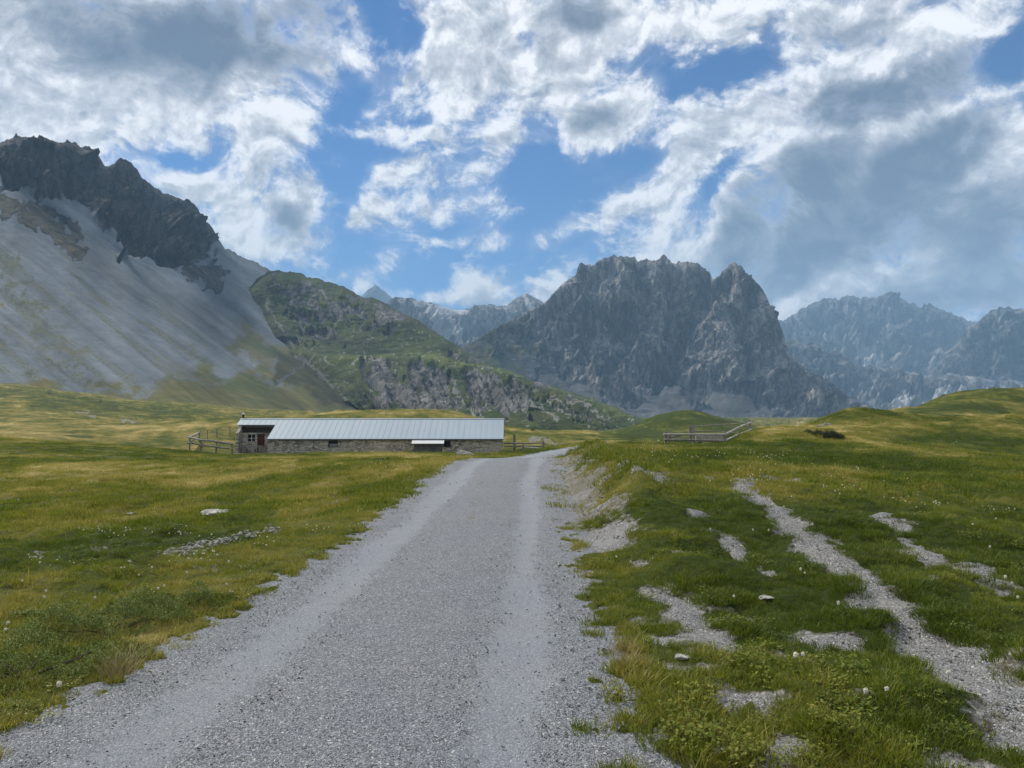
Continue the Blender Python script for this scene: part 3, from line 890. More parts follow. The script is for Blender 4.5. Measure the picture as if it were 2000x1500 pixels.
# ------------------------------------------------------------------ ground
# Height of the meadow: for each forward distance, rows of the photograph at which the ground stands (u -> v); near rows give heights in metres.
NEAR = {
    0.5: [(-1500, 0), (3500, 0)],
    3.5: [(-1500, 0.0), (0, 0.0), (1000, 0), (1500, 0.02), (3500, 0.0)],
    6.0: [(-1500, -0.05), (0, -0.02), (1000, 0), (1400, 0.03), (2000, 0.06), (3500, 0.1)],
    10.0: [(-1500, -0.4), (0, -0.22), (500, -0.15), (800, -0.03), (1000, 0), (1120, 0.30), (1300, 0.24), (1600, 0.14), (2000, 0.10), (3500, 0.1)],
    16.0: [(-1500, -0.9), (0, -0.62), (500, -0.45), (800, -0.12), (1000, 0), (1120, 0.58), (1300, 0.46), (1600, 0.25), (2000, 0.10), (3500, 0.0)],
}
FAR = {
    26: [(-800, 955), (0, 950), (400, 938), (700, 914), (860, 900), (1000, 895), (1085, 876), (1200, 879), (1300, 885), (1450, 888), (1600, 893), (1800, 900), (2000, 907), (2600, 912)],
    38: [(-800, 915), (0, 918), (400, 909), (700, 900), (900, 897), (1000, 898), (1080, 893), (1140, 880), (1200, 872), (1300, 877), (1400, 874), (1450, 868), (1550, 866), (1650, 869), (1750, 878), (1850, 887), (2000, 899), (2600, 905)],
    48: [(-800, 895), (0, 899), (400, 901), (700, 897), (900, 894), (1000, 892), (1090, 885), (1160, 874), (1250, 868), (1300, 872), (1420, 872), (1470, 846), (1550, 842), (1610, 853), (1700, 862), (1850, 875), (2000, 886), (2600, 890)],
    58: [(-800, 884), (0, 885), (400, 895), (700, 894), (900, 892), (1000, 888), (1100, 880), (1200, 868), (1300, 866), (1400, 864), (1470, 840), (1550, 834), (1610, 845), (1700, 845), (1850, 862), (2000, 872), (2600, 876)],
    70: [(-800, 872), (0, 866), (300, 885), (450, 890), (700, 890), (900, 888), (1000, 886), (1100, 873), (1200, 866), (1300, 866), (1450, 852), (1550, 836), (1620, 831), (1700, 828), (1800, 832), (1900, 836), (2000, 840), (2600, 840)],
    85: [(-800, 860), (0, 852), (250, 872), (380, 884), (470, 886), (985, 886), (1060, 878), (1150, 868), (1250, 865), (1400, 862), (1500, 848), (1560, 836), (1620, 812), (1660, 798), (1720, 806), (1800, 816), (1900, 814), (2000, 813), (2600, 808)],
    96: [(-800, 852), (0, 845), (250, 856), (380, 858), (470, 866), (560, 872), (985, 874), (1060, 866), (1150, 861), (1250, 862), (1400, 862), (1500, 852), (1560, 840), (1620, 816), (1660, 802), (1720, 798), (1800, 806), (1900, 812), (2000, 812), (2600, 806)],
    112: [(-800, 842), (0, 838), (250, 838), (380, 832), (480, 826), (600, 826), (800, 826), (985, 846), (1080, 852), (1200, 856), (1400, 862), (1550, 850), (1620, 826), (1700, 803), (1750, 797), (1800, 801), (1850, 802), (1900, 806), (2000, 812), (2600, 800)],
    130: [(-800, 834), (0, 832), (250, 828), (380, 822), (480, 816), (560, 811), (620, 805), (700, 798), (800, 800), (880, 803), (940, 815), (1000, 833), (1080, 840), (1140, 839), (1200, 849), (1400, 860), (1550, 856), (1650, 826), (1740, 802), (1800, 796), (1840, 785), (1880, 781), (1950, 784), (2000, 787), (2600, 780)],
    152: [(-800, 826), (0, 822), (200, 824), (380, 823), (500, 822), (600, 818), (700, 813), (850, 815), (940, 826), (1000, 840), (1080, 846), (1150, 842), (1230, 851), (1400, 860), (1600, 850), (1740, 802), (1790, 795), (1830, 777), (1870, 766), (1920, 760), (1950, 757), (2000, 757), (2100, 758), (2600, 750)],
    200: [(-800, 806), (-100, 803), (0, 806), (120, 812), (260, 826), (400, 828), (500, 826), (700, 822), (900, 836), (1080, 852), (1230, 855), (1400, 858), (1600, 856), (1760, 822), (1900, 786), (2000, 780), (2600, 770)],
    245: [(-800, 786), (0, 792), (120, 800), (250, 815), (400, 817), (500, 818), (700, 824), (900, 840), (1080, 856), (1230, 853), (1400, 846), (1500, 852), (1600, 856), (1760, 830), (2600, 800)],
    310: [(-800, 770), (0, 776), (100, 783), (200, 797), (330, 806), (450, 806), (600, 806), (900, 846), (1080, 856), (1190, 853), (1225, 846), (1260, 827), (1300, 812), (1335, 806), (1370, 812), (1410, 825), (1450, 833), (1540, 842), (1700, 850), (2600, 820)],
    400: [(-800, 756), (0, 762), (100, 770), (200, 784), (330, 794), (450, 800), (600, 806), (900, 850), (1180, 858), (1240, 846), (1300, 830), (1340, 826), (1400, 832), (1480, 836), (1700, 850), (2600, 830)],
    520: [(-800, 744), (0, 747), (60, 750), (160, 768), (250, 780), (400, 790), (600, 808), (900, 850), (1200, 850), (1400, 850), (2600, 830)],
    760: [(-800, 790), (0, 795), (300, 805), (600, 815), (1000, 845), (1200, 842), (1500, 835), (2600, 830)],
    1300: [(-800, 812), (3000, 822)],
    3000: [(-800, 815), (3000, 815)],
    12000: [(-800, 810), (3000, 810)],
}
GU = np.arange(-900.0, 2701.0, 8.0)
GY = np.exp(np.linspace(math.log(0.5), math.log(12000), 520))


def build_table():
    ys = sorted(list(NEAR) + list(FAR))
    rows = []
    for y in ys:
        if y in NEAR:
            z = line_at(NEAR[y], GU)
            rows.append(HOR + (EYE - z) / y * FPX)
        else:
            p = np.array(FAR[y], float)
            lu, lv = level_px(p[:, 0], p[:, 1])
            rows.append(np.interp(GU, lu, lv))
    rows = np.array(rows)
    ly = np.log(np.array(ys))
    # heights in metres, interpolated along log distance with a limited cubic
    zr = EYE - (rows - HOR) / FPX * np.array(ys)[:, None]
    out = np.empty((len(GY), len(GU)))
    lg = np.log(GY)
    sl = np.zeros_like(rows)
    dv = np.diff(rows, axis=0) / np.diff(ly)[:, None]
    sl[1:-1] = np.where(dv[1:] * dv[:-1] > 0, 2 * dv[1:] * dv[:-1] / (dv[1:] + dv[:-1] + 1e-12), 0)
    sl[0], sl[-1] = dv[0], dv[-1]
    k = np.clip(np.searchsorted(ly, lg, side='right') - 1, 0, len(ly) - 2)
    h = (ly[k + 1] - ly[k])[:, None]
    t = ((lg - ly[k])[:, None]) / h
    out = (2 * t ** 3 - 3 * t ** 2 + 1) * rows[k] + (t ** 3 - 2 * t ** 2 + t) * h * sl[k] + (-2 * t ** 3 + 3 * t ** 2) * rows[k + 1] + (t ** 3 - t ** 2) * h * sl[k + 1]
    for _ in range(5):      # soften along u
        pad = np.pad(out, ((0, 0), (1, 1)), mode='edge')
        out = 0.25 * pad[:, :-2] + 0.5 * pad[:, 1:-1] + 0.25 * pad[:, 2:]
    return EYE - (out - HOR) / FPX * GY[:, None]


TABLE = build_table()


def z_table(x, y):
    r = np.hypot(x, y)
    Y = np.maximum(y, 0.42 * r)
    Y = np.clip(Y, 0.51, 11900)
    U = np.clip(1000 + FPX * x / Y, -890, 2690)
    fi = (np.log(Y) - math.log(0.5)) / (math.log(12000) - math.log(0.5)) * (len(GY) - 1)
    fj = (U - GU[0]) / 8.0
    i = np.clip(fi.astype(int), 0, len(GY) - 2)
    j = np.clip(fj.astype(int), 0, len(GU) - 2)
    a, b = fi - i, fj - j
    return (TABLE[i, j] * (1 - a) + TABLE[i + 1, j] * a) * (1 - b) + (TABLE[i, j + 1] * (1 - a) + TABLE[i + 1, j + 1] * a) * b


def flat_xy(u, v, z=0.0):
    lu, lv = level_px(u, v)
    Y = (EYE - z) * FPX / (lv - HOR)
    return float((lu - 1000) / FPX * Y), float(Y)


# road edges, traced where they lie on the level stretch, then carried over the brow and round to the right
LEFT_E = [flat_xy(u, v) for u, v in [(-140, 1500), (0, 1430), (160, 1345), (300, 1262), (450, 1170), (600, 1082), (700, 1018), (760, 975), (820, 938), (870, 910), (905, 896)]]
RIGHT_E = [flat_xy(u, v) for u, v in [(1292, 1500), (1245, 1370), (1212, 1250), (1180, 1150), (1150, 1075), (1122, 1000), (1105, 945), (1092, 905)]]
yl = [-60, -10] + [p[1] for p in LEFT_E] + [32, 40, 50, 62, 75, 95, 130]
xl = [LEFT_E[0][0] - 2.2, LEFT_E[0][0] - 0.5] + [p[0] for p in LEFT_E] + [-1.35, -0.5, 1.6, 4.8, 7.4, 10.9, 16.2]
yr = [-60, -10] + [p[1] for p in RIGHT_E] + [32, 40, 50, 62, 75, 95, 130]
xr = [RIGHT_E[0][0] - 2.0, RIGHT_E[0][0] - 0.4] + [p[0] for p in RIGHT_E] + [1.95, 2.85, 4.9, 8.0, 10.6, 14.1, 19.6]


def road_x(y):
    return np.interp(y, yl, xl), np.interp(y, yr, xr)


def road_z(y):
    a, b = road_x(y)
    yy = np.clip(y, 0.6, 2000)
    acc = 0
    for k in (-2, -1, 0, 1, 2):
        s_ = np.maximum(yy + k * yy * 0.03, 0.6)
        acc = acc + z_table((a + b) / 2, s_)
    return np.where(y < 0.6, 0.0, acc / 5)


def bare_polys():
    """bare gravel and earth in the turf: centre lines in photograph pixels with a half width in metres"""
    L = [
        ([(2080, 1440), (1990, 1362), (1930, 1310), (1860, 1262), (1790, 1215), (1710, 1160), (1640, 1105), (1590, 1065), (1540, 1030), (1495, 992), (1462, 960), (1450, 945), (1440, 936)], 0.185),
        ([(1412, 938), (1450, 938), (1520, 934)], 0.42),
        ([(1225, 934), (1262, 938), (1300, 935)], 0.38), ([(1300, 930), (1360, 932), (1412, 936)], 0.20), ([(1255, 955), (1262, 964)], 0.22),
        ([(1960, 1150), (1900, 1110), (1835, 1080), (1790, 1055), (1755, 1032), (1722, 1010)], 0.15),
        ([(1700, 1000), (1740, 1012)], 0.2),
        ([(1290, 1135), (1320, 1150), (1345, 1185), (1375, 1225), (1425, 1248)], 0.155), ([(1300, 1160), (1330, 1140)], 0.14),
        ([(1565, 1212), (1600, 1216), (1640, 1220)], 0.11),
        ([(1435, 1338), (1480, 1345), (1500, 1352)], 0.07), ([(1320, 1280), (1350, 1286)], 0.045), ([(1400, 1248), (1440, 1262)], 0.07),
        ([(1230, 1070), (1262, 1078)], 0.10), ([(1350, 1008), (1372, 1016)], 0.13), ([(1405, 1040), (1450, 1075)], 0.10),
        ([(1170, 1010), (1195, 1025), (1200, 1040)], 0.22),
        ([(1400, 1470), (1460, 1485), (1520, 1500), (1600, 1530)], 0.10), ([(1300, 1440), (1330, 1475)], 0.08),
        ([(1780, 1440), (1850, 1450), (1930, 1480)], 0.085), ([(1920, 1345), (1990, 1385)], 0.10),
        ([(1640, 1345), (1690, 1352)], 0.05), ([(1270, 1210), (1300, 1230)], 0.06), ([(1480, 1110), (1500, 1125)], 0.07), ([(1330, 1075), (1345, 1085)], 0.08), ([(1560, 1330), (1585, 1335)], 0.035),
        ([(1420, 1165), (1440, 1172)], 0.06), ([(1700, 1290), (1720, 1300)], 0.05), ([(1790, 1130), (1815, 1140)], 0.07), ([(1290, 1395), (1310, 1410)], 0.05), ([(1510, 1420), (1540, 1428)], 0.04), ([(1600, 1040), (1640, 1050)], 0.07),
    ]
    out = []
    for pts, w in L:
        out.append(([flat_xy(u, v, 0.09 if v > 1080 else 0.18 if v > 960 else 0.3) for u, v in pts], w))
    return out


BARE = bare_polys()


def bare_mask(x, y):
    """0..1, bare gravel in the right-hand turf and on the cut bank by the road"""
    m = np.zeros(np.shape(x))
    n = fbm(x / 0.45, y / 0.45, None, 4, gain=0.6, seed=201)
    n2 = fbm(x / 1.6, y / 1.6, None, 3, seed=205)
    for i_b, (pts, w) in enumerate(BARE):
        d, _ = polyline_dist(x, y, pts)
        q = d / (w * (1.2 + (0.3 if i_b == 0 else 0.6) * n2)) + (0.5 if i_b == 0 else 0.75) * n
        m = np.maximum(m, 1 - sstep(q, 0.45, 1.35))
    a, b = road_x(y)
    s = x - b
    bank = sstep(y, 9.0, 13.5) * (1 - sstep(y, 27, 33))
    q = s + 0.28 * n + 0.25 * n2
    m = np.maximum(m, bank * sstep(q, -0.3, 0.0) * (1 - sstep(q, 0.52, 0.80)))
    return m


def road_mask(x, y):
    a, b = road_x(y)
    w = 0.22 * fbm(x / 0.16, y / 0.16, None, 3, gain=0.65, seed=211) + 0.10 * fbm(x / 2.2, y / 2.2, None, 3, seed=215)
    e = np.minimum(x - a, b - x) + w
    return sstep(e, -0.06, 0.26) * (1 - sstep(y, 78, 83))


def ground_z(x, y, fine=True):
    x = np.asarray(x, float)
    y = np.asarray(y, float)
    z0 = z_table(x, y)
    a, b = road_x(y)
    zr = road_z(y)
    n = fbm(x / 1.1, y / 1.1, None, 3, seed=221)
    wl = sstep(a - x + 0.12 * n, 0.0, 1.5)
    wr = sstep(x - b + 0.16 * n, 0.0, 0.75 + 0.3 * sstep(y, 5, 9))
    w = np.maximum(wl, wr)
    near_road = (y < 140) & (y > -70)
    w = np.where(near_road, w, 1.0)
    z = zr + (z0 - zr) * w
    r = np.hypot(x, y)
    g = np.clip(w, 0, 1)
    z = z + g * (0.075 * fbm(x / 0.55, y / 0.55, None, 3, seed=231) * sstep(60 - r, 0, 30) + 0.10 * fbm(x / 2.6, y / 2.6, None, 4, seed=235) * sstep(r, 3, 9))
    z = z + 0.10 * fbm(x / 4.5, y / 4.5, None, 4, gain=0.6, seed=239) * sstep(r, 22, 45) * g
    z = z + 0.30 * fbm(x / 13, y / 13, None, 4, seed=241) * sstep(r, 40, 110) * g
    z = z + 1.5 * fbm(x / 55, y / 55, None, 5, seed=245) * sstep(r, 150, 330)
    # little sheep-trod terraces on the right-hand slope
    U = 1000 + FPX * x / np.maximum(y, 1)
    tr = sstep(U, 1600, 1720) * sstep(y, 50, 58) * (1 - sstep(y, 84, 95))
    z = z + tr * 0.13 * np.sin(y * 3.6 + 3.5 * fbm(x / 5, y / 5, None, 3, seed=251))
    # level yard for the barn
    yard = sstep(x, -33.5, -31.8) * (1 - sstep(x, -0.2, 1.5)) * sstep(y, 82.5, 84.3) * (1 - sstep(y, 94, 97))
    z = z * (1 - yard) + yard * YARD
    # a lip of turf above the cut bank
    bank = sstep(y, 9.0, 13.5) * (1 - sstep(y, 27, 33))
    s = x - b
    z = z + bank * 0.17 * np.exp(-((s - 1.12) / 0.2) ** 2)
    if fine:
        z = z - 0.055 * bare_mask(x, y) * (y < 40) - 0.06 * road_mask(x, y) * near_road
    return z


YARD = -3.22


def ground_hit(u, v, z_off=0.0):
    """where the line of sight through a photograph pixel first meets the ground"""
    lu, lv = level_px(u, v)
    Y = np.exp(np.linspace(math.log(1.8), math.log(600), 1400))
    x = (lu - 1000) / FPX * Y
    zl = EYE - (lv - HOR) / FPX * Y
    k = np.nonzero(zl <= ground_z(x, Y, False) + z_off)[0]
    i = k[0] if len(k) else 0
    return float(x[i]), float(Y[i])


def gz(x, y):
    return float(ground_z(np.array([x]), np.array([y]))[0])


def project(x, y, z):
    """photograph pixel of a point"""
    c, s_ = math.cos(PITCH), math.sin(PITCH)
    dz = z - EYE
    f = y * c + dz * s_
    up = -y * s_ + dz * c
    f = np.maximum(f, 1e-3)
    return 1000 + x / f * FPX, 750 - up / f * FPX


# dry yellow swathes and deep green swathes of the meadow
DRY = [([(60, 925), (250, 915), (430, 925), (560, 905)], 16, .6), ([(270, 935), (400, 950), (520, 925)], 8, .8), ([(420, 898), (640, 893), (760, 890), (860, 893)], 4, .8), ([(560, 812), (700, 800), (860, 806)], 4, .5),
       ([(1480, 838), (1560, 836), (1640, 838)], 5, .9), ([(1560, 828), (1640, 798), (1720, 795)], 4, .8), ([(1740, 800), (1800, 818), (1850, 826)], 3.5, .8), ([(1640, 838), (1760, 828), (1850, 826), (1960, 815)], 4, .7),
       ([(1640, 848), (1740, 872), (1820, 892), (1960, 903)], 5, .7), ([(1180, 868), (1260, 866), (1300, 874), (1420, 882)], 6, .6), ([(1440, 890), (1560, 905), (1700, 935)], 14, .45), ([(1000, 838), (1100, 842), (1200, 850)], 7, .5),
       ([(700, 940), (800, 915)], 14, .5), ([(560, 1000), (650, 960)], 22, .5), ([(0, 835), (200, 838), (400, 830)], 10, .45), ([(1215, 1240), (1235, 1290), (1240, 1320)], 15, .55), ([(250, 1290), (300, 1250)], 26, .5),
       ([(240, 1230), (420, 1150)], 40, .25), ([(0, 1010), (200, 990), (380, 985)], 30, .3)]
LUSH = [([(1225, 850), (1280, 828), (1335, 815), (1400, 828), (1450, 845)], 20, 1.1), ([(1180, 850), (1300, 856), (1420, 856)], 9, .9), ([(0, 880), (200, 886), (330, 888)], 14, .5), ([(350, 884), (520, 890), (640, 889)], 6, .9), ([(300, 1000), (440, 1000), (520, 1010)], 24, .5), ([(150, 1080), (330, 1060)], 34, .5), ([(1340, 880), (1480, 876), (1600, 900)], 18, .7),
        ([(1560, 880), (1700, 900), (1900, 930)], 16, .6), ([(980, 880), (1080, 882)], 5, 1.0), ([(1600, 1150), (1700, 1240), (1850, 1350)], 60, .4), ([(1300, 1400), (1500, 1400), (1750, 1440), (1900, 1480)], 90, .5), ([(1250, 1120), (1400, 1100)], 60, .3), ([(60, 790), (260, 800), (420, 812)], 9, .9), ([(0, 762), (110, 772), (220, 790)], 8, .8),
        ([(1580, 822), (1680, 812), (1740, 815)], 6, .7), ([(1780, 800), (1900, 795), (1960, 800)], 7, .7), ([(1760, 860), (1900, 862), (2000, 872)], 14, .6), ([(1880, 775), (2000, 775)], 9, .4), ([(420, 925), (520, 920)], 8, .6)]


def dryness(x, y, z):
    u, v = project(x, y, z)
    u = np.clip(u, -3000, 5000)
    v = np.clip(v, 0, 5000)
    wv = 5 * fbm(u / 40, v / 14, None, 3, seed=261)
    q = 0.42 + 0.06 * sstep(-x, 0.5, 3)
    for pts, r, k in DRY:
        q = q + k * 0.42 * stroke(u, v + wv, pts, r, 0.95)
    for pts, r, k in LUSH:
        q = q - k * 0.36 * stroke(u, v + wv, pts, r, 0.95)
    q = q + 0.34 * fbm(x / 7, y / 7, None, 4, seed=265) * sstep(np.hypot(x, y), 2, 12) + 0.24 * fbm(x / 1.4, y / 1.4, None, 4, gain=0.6, seed=269)
    q = q - 0.16 * sstep(x - 1.2, 0, 1) * sstep(34 - y, 0, 8)
    return np.clip(q, 0, 1)


GRASS_STOPS = [(0.0, (0.030, 0.044, 0.008)), (0.30, (0.060, 0.073, 0.013)), (0.52, (0.110, 0.106, 0.023)), (0.75, (0.172, 0.144, 0.042)), (1.0, (0.28, 0.230, 0.09))]


def ground_material():
    mt, t, b = new_mat('meadow')
    p = pos(t)
    dry, bare = t.attr('dry'), t.attr('bare')
    f1 = t.noise(p, 0.9, 6, 0.65)
    f2 = t.noise(p, 7.0, 6, 0.7)
    f3 = t.noise(t.map(p, scale=(1, 1, 0.4)), 45.0, 4, 0.7)
    q = t.m('ADD', dry, t.m('ADD', t.m('MULTIPLY', t.m('SUBTRACT', f1, 0.5), 0.34), t.m('ADD', t.m('MULTIPLY', t.m('SUBTRACT', f2, 0.5), 0.40), t.m('MULTIPLY', t.m('SUBTRACT', f3, 0.5), 0.4))))
    col = t.ramp(q, GRASS_STOPS)
    soil = t.mix(f2, (0.055, 0.045, 0.033), (0.15, 0.135, 0.11))
    stone = t.vor(p, 34.0, out='Color')
    ssep = t.new('ShaderNodeSeparateXYZ')
    t.l.new(stone, ssep.inputs[0])
    gr = t.mix(ssep.outputs[0], (0.12, 0.12, 0.118), (0.34, 0.335, 0.32))
    gr = t.mix(t.ss(f2, 0.42, 0.6), soil, gr)
    mk = t.ss(t.m('ADD', bare, t.m('MULTIPLY', t.m('SUBTRACT', f2, 0.5), 0.9)), 0.35, 0.6)
    col = t.mix(mk, col, gr)
    # dark flecks between tussocks further out
    fl = t.ss(t.noise(t.map(p, scale=(0.6, 1.4, 1)), 1.3, 7, 0.7), 0.60, 0.68)
    col = t.mix(t.m('MULTIPLY', fl, 0.7), col, (0.028, 0.030, 0.015))
    t.put(b.inputs['Base Color'], col)
    b.inputs['Specular IOR Level'].default_value = 0.08
    hb = t.m('ADD', t.m('MULTIPLY', f1, 0.8), t.m('ADD', t.m('MULTIPLY', f2, 0.35), t.m('MULTIPLY', f3, 0.06)))
    bump(t, b, hb, 0.30, 0.9)
    return mt


M_MEADOW = ground_material()


def build_ground():
    th_v = np.linspace(-R(43), R(43), 1080)
    th_b = np.linspace(R(43), R(317), 92)[1:-1]
    th = np.concatenate([th_v, th_b])
    rr = np.concatenate([np.exp(np.linspace(math.log(0.9), math.log(620), 700)), np.exp(np.linspace(math.log(640), math.log(11800), 60))])
    rr = np.concatenate([[0.02], rr])
    X = rr[:, None] * np.sin(th)[None, :]
    Y = rr[:, None] * np.cos(th)[None, :]
    Z = ground_z(X, Y)
    dry = dryness(X, Y, Z)
    dry = dry - 0.20 * (1 - sstep(rr, 9, 16))[:, None]  # near ground darkened: painted shade between the grass blades
    nearm = (rr < 45)
    bare = np.zeros(X.shape)
    bare[nearm] = np.sqrt(np.clip(bare_mask(X[nearm], Y[nearm]), 0, 1)) * 0.95
    # outlying bare scars: the rutted track edge beyond the brow, eroded banks
    far = (rr >= 5) & (rr < 400)
    u, v = project(X[far], Y[far], Z[far])
    bb = np.zeros(u.shape)
    for pts, r in (([(1036, 857), (1060, 858), (1085, 866)], 2.2), ([(1175, 868), (1205, 867)], 1.6), ([(1262, 868), (1292, 866)], 3), ([(150, 805), (185, 812)], 3), ([(240, 820), (270, 822)], 2),
                   ([(1600, 832), (1615, 828)], 3), ([(640, 984), (700, 968)], 3), ([(1290, 872), (1420, 874)], 2), ([(1860, 868), (1868, 860)], 2), ([(470, 888), (530, 890)], 1.6), ([(385, 1107), (420, 1103)], 9), ([(630, 975), (655, 968)], 6), ([(60, 1085), (90, 1083)], 4), ([(180, 1070), (215, 1072)], 4)):
        bb = np.maximum(bb, 0.8 * stroke(u, v, pts, r, 0.9, 6, 10))
    bare[far] = np.maximum(bare[far], bb)
    nc = len(th)
    P = np.stack([X, Y, Z], -1)
    fa = grid_faces(len(rr), nc, wrap=True)[:, ::-1]
    me = np_mesh('ground', P.reshape(-1, 3), fa, [M_MEADOW], {'dry': dry.ravel(), 'bare': bare.ravel()})
    o = link('ground', me)
    tag(o, 'rolling alpine meadow, olive and yellow turf with bare patches', 'meadow', kind='structure')
    return o


GROUND = build_ground()


def gravel_material(name, a=(0.120, 0.133, 0.150), b_=(0.335, 0.358, 0.388), dust=(0.228, 0.248, 0.278), sc=1.0):
    mt, t, b = new_mat(name)
    p = pos(t)
    wear = t.attr('wear')
    w = t.v('ADD', p, t.v('SCALE', t.v('SUBTRACT', t.noise(p, 30 * sc, 3, out='Color'), (0.5, 0.5, 0.5)), scale=0.03))
    c1 = t.vor(w, 118 * sc, out='Color')
    d1 = t.vor(w, 118 * sc)
    c2 = t.vor(w, 230 * sc, out='Color')
    d2 = t.vor(w, 230 * sc)
    s1 = t.new('ShaderNodeSeparateXYZ')
    t.l.new(c1, s1.inputs[0])
    s2 = t.new('ShaderNodeSeparateXYZ')
    t.l.new(c2, s2.inputs[0])
    big = t.noise(p, 0.8, 5, 0.6)
    mid = t.noise(p, 6.0, 6, 0.65)
    br = t.m('ADD', t.m('MULTIPLY', s1.outputs[0], 0.55), t.m('ADD', t.m('MULTIPLY', s2.outputs[0], 0.35), t.m('MULTIPLY', mid, 0.25)))
    col = t.mix(t.ss(br, 0.15, 1.02), a, b_)
    col = t.mix(t.ss(s1.outputs[1], 0.94, 0.97), col, (0.55, 0.55, 0.54))
    col = t.mix(t.ss(s1.outputs[1], 0.10, 0.06), col, (0.05, 0.053, 0.06))
    # gaps between stones
    gap = t.m('MULTIPLY', t.ss(d1, 0.45, 0.75), 0.55)
    col = t.mix(gap, col, tuple(c * 0.45 for c in a))
    # tracks pressed fine and dusty
    dm = t.ss(t.m('ADD', wear, t.m('MULTIPLY', t.m('SUBTRACT', mid, 0.5), 0.9)), 0.30, 0.85)
    fine = t.noise(p, 90, 3, 0.7)
    dcol = t.mix(t.ss(fine, 0.3, 0.7), tuple(c * 0.66 for c in dust), tuple(c * 1.2 for c in dust))
    col = t.mix(t.m('MULTIPLY', dm, 0.62), col, dcol)
    tint = t.mix(big, (0.93, 0.96, 1.03), (1.06, 1.03, 0.97))
    col = t.mix(1.0, col, tint, 'MULTIPLY')
    # loose earth and moss in the crown of the road
    moss = t.attr('moss')
    mm = t.ss(t.m('ADD', moss, t.m('MULTIPLY', t.m('SUBTRACT', mid, 0.5), 1.3)), 0.5, 0.75)
    col = t.mix(t.m('MULTIPLY', mm, 0.62), col, t.mix(t.ss(fine, 0.35, 0.65), (0.075, 0.068, 0.035), (0.15, 0.135, 0.085)))
    t.put(b.inputs['Base Color'], col)
    b.inputs['Roughness'].default_value = 0.85
    h = t.m('ADD', t.m('MULTIPLY', t.m('SUBTRACT', 1.0, d1), t.m('MULTIPLY_ADD', dm, -0.55, 0.9)), t.m('ADD', t.m('MULTIPLY', t.m('SUBTRACT', 1.0, d2), 0.35), t.m('MULTIPLY', mid, 0.5)))
    bump(t, b, h, 0.012, 1.0)
    return mt


M_GRAVEL = gravel_material('road_gravel')
M_PATH = gravel_material('path_gravel', a=(0.115, 0.117, 0.115), b_=(0.32, 0.322, 0.315), dust=(0.21, 0.211, 0.205), sc=0.8)


def build_road():
    ys = np.concatenate([np.linspace(-58, 0.5, 40), np.exp(np.linspace(math.log(0.6), math.log(83), 600))])
    s = np.linspace(-0.16, 1.16, 150)
    a, b = road_x(ys)
    X = a[:, None] + (b - a)[:, None] * s[None, :]
    Y = np.repeat(ys[:, None], len(s), 1)
    zr = road_z(Y)
    S = np.repeat(s[None, :], len(ys), 0)
    wob = 0.03 * fbm(X / 1.5, Y / 6, None, 3, seed=301)
    trk = np.exp(-((S + wob - 0.25) / 0.10) ** 2) + np.exp(-((S + wob - 0.76) / 0.075) ** 2)
    z = zr + 0.02 * np.exp(-((S - 0.5) / 0.16) ** 2) - 0.016 * trk + 0.010 * fbm(X / 0.7, Y / 0.7, None, 4, seed=305) + 0.0025 * fbm(X / 0.06, Y / 0.06, None, 2, seed=309)
    z = z - 0.02
    edge = np.minimum(S, 1 - S)
    z = z - 0.05 * sstep(-edge, 0.0, 0.12)
    wear = np.clip(trk * 0.95 + 0.22 * fbm(X / 1.2, Y / 3, None, 4, seed=313), 0, 1)
    u, v = project(X, Y, z)
    moss = 0.12 + 0.12 * fbm(X / 1.1, Y / 2.2, None, 3, seed=317) + 0.25 * np.exp(-((S - 0.5) / 0.13) ** 2) * sstep(Y, 5, 14) + 0.3 * sstep(0.09 - edge, 0, 0.07)
    for pts, r in (([(735, 1400), (745, 1340)], 26), ([(920, 1010), (945, 905)], 10), ([(715, 1440), (720, 1450)], 18)):
        moss = moss + 0.2 * stroke(u, v, pts, r, 0.9)
    me = np_mesh('road', np.stack([X, Y, z], -1).reshape(-1, 3), grid_faces(*X.shape), [M_GRAVEL], {'wear': wear.ravel(), 'moss': moss.ravel()})
    o = link('road', me)
    tag(o, 'grey gravel farm road running to the brow beside the barn', 'road', kind='structure')


build_road()


def build_paths():
    xs = np.arange(0.9, 13.0, 0.05)
    ys = np.arange(2.0, 33.0, 0.06)
    X, Y = np.meshgrid(xs, ys)
    m = bare_mask(X, Y)
    a, b = road_x(Y)
    Z = ground_z(X, Y, False) - 0.030 + 0.008 * fbm(X / 0.35, Y / 0.35, None, 3, seed=321) + 0.02 * (fbm(X / 0.18, Y / 0.18, None, 3, seed=322)) * sstep(Y, 9, 12) * (X - b < 1.0)
    keep = (m > 0.06) & (X > b - 0.3)
    fa = grid_faces(*X.shape)
    kf = keep.ravel()[fa].any(1)
    fa = fa[kf]
    used, inv = np.unique(fa, return_inverse=True)
    P = np.stack([X, Y, Z], -1).reshape(-1, 3)[used]
    w = np.clip(0.35 + 0.4 * fbm(X / 0.9, Y / 0.9, None, 3, seed=325), 0, 1).ravel()[used]
    bk = sstep(Y, 9, 13) * (X - b < 1.2) * (0.5 + 0.6 * fbm(X / 0.5, Y / 0.5, None, 3, seed=327))
    ms = np.clip(0.18 + 0.85 * (1 - m) + bk, 0, 1).ravel()[used]
    me = np_mesh('path', P, inv.reshape(-1, 4), [M_PATH], {'wear': w, 'moss': ms})
    o = link('path', me)
    tag(o, 'bare stony footpaths and gravel patches worn into the turf', 'path', kind='structure')


build_paths()

# ------------------------------------------------------------------ barn, fences, stones
def wpt(u, v, Y):
    """point at forward distance Y seen at a photograph pixel"""
    lu, lv = level_px(u, v)
    return Vector(((lu - 1000) / FPX * Y, Y, EYE - (lv - HOR) / FPX * Y))


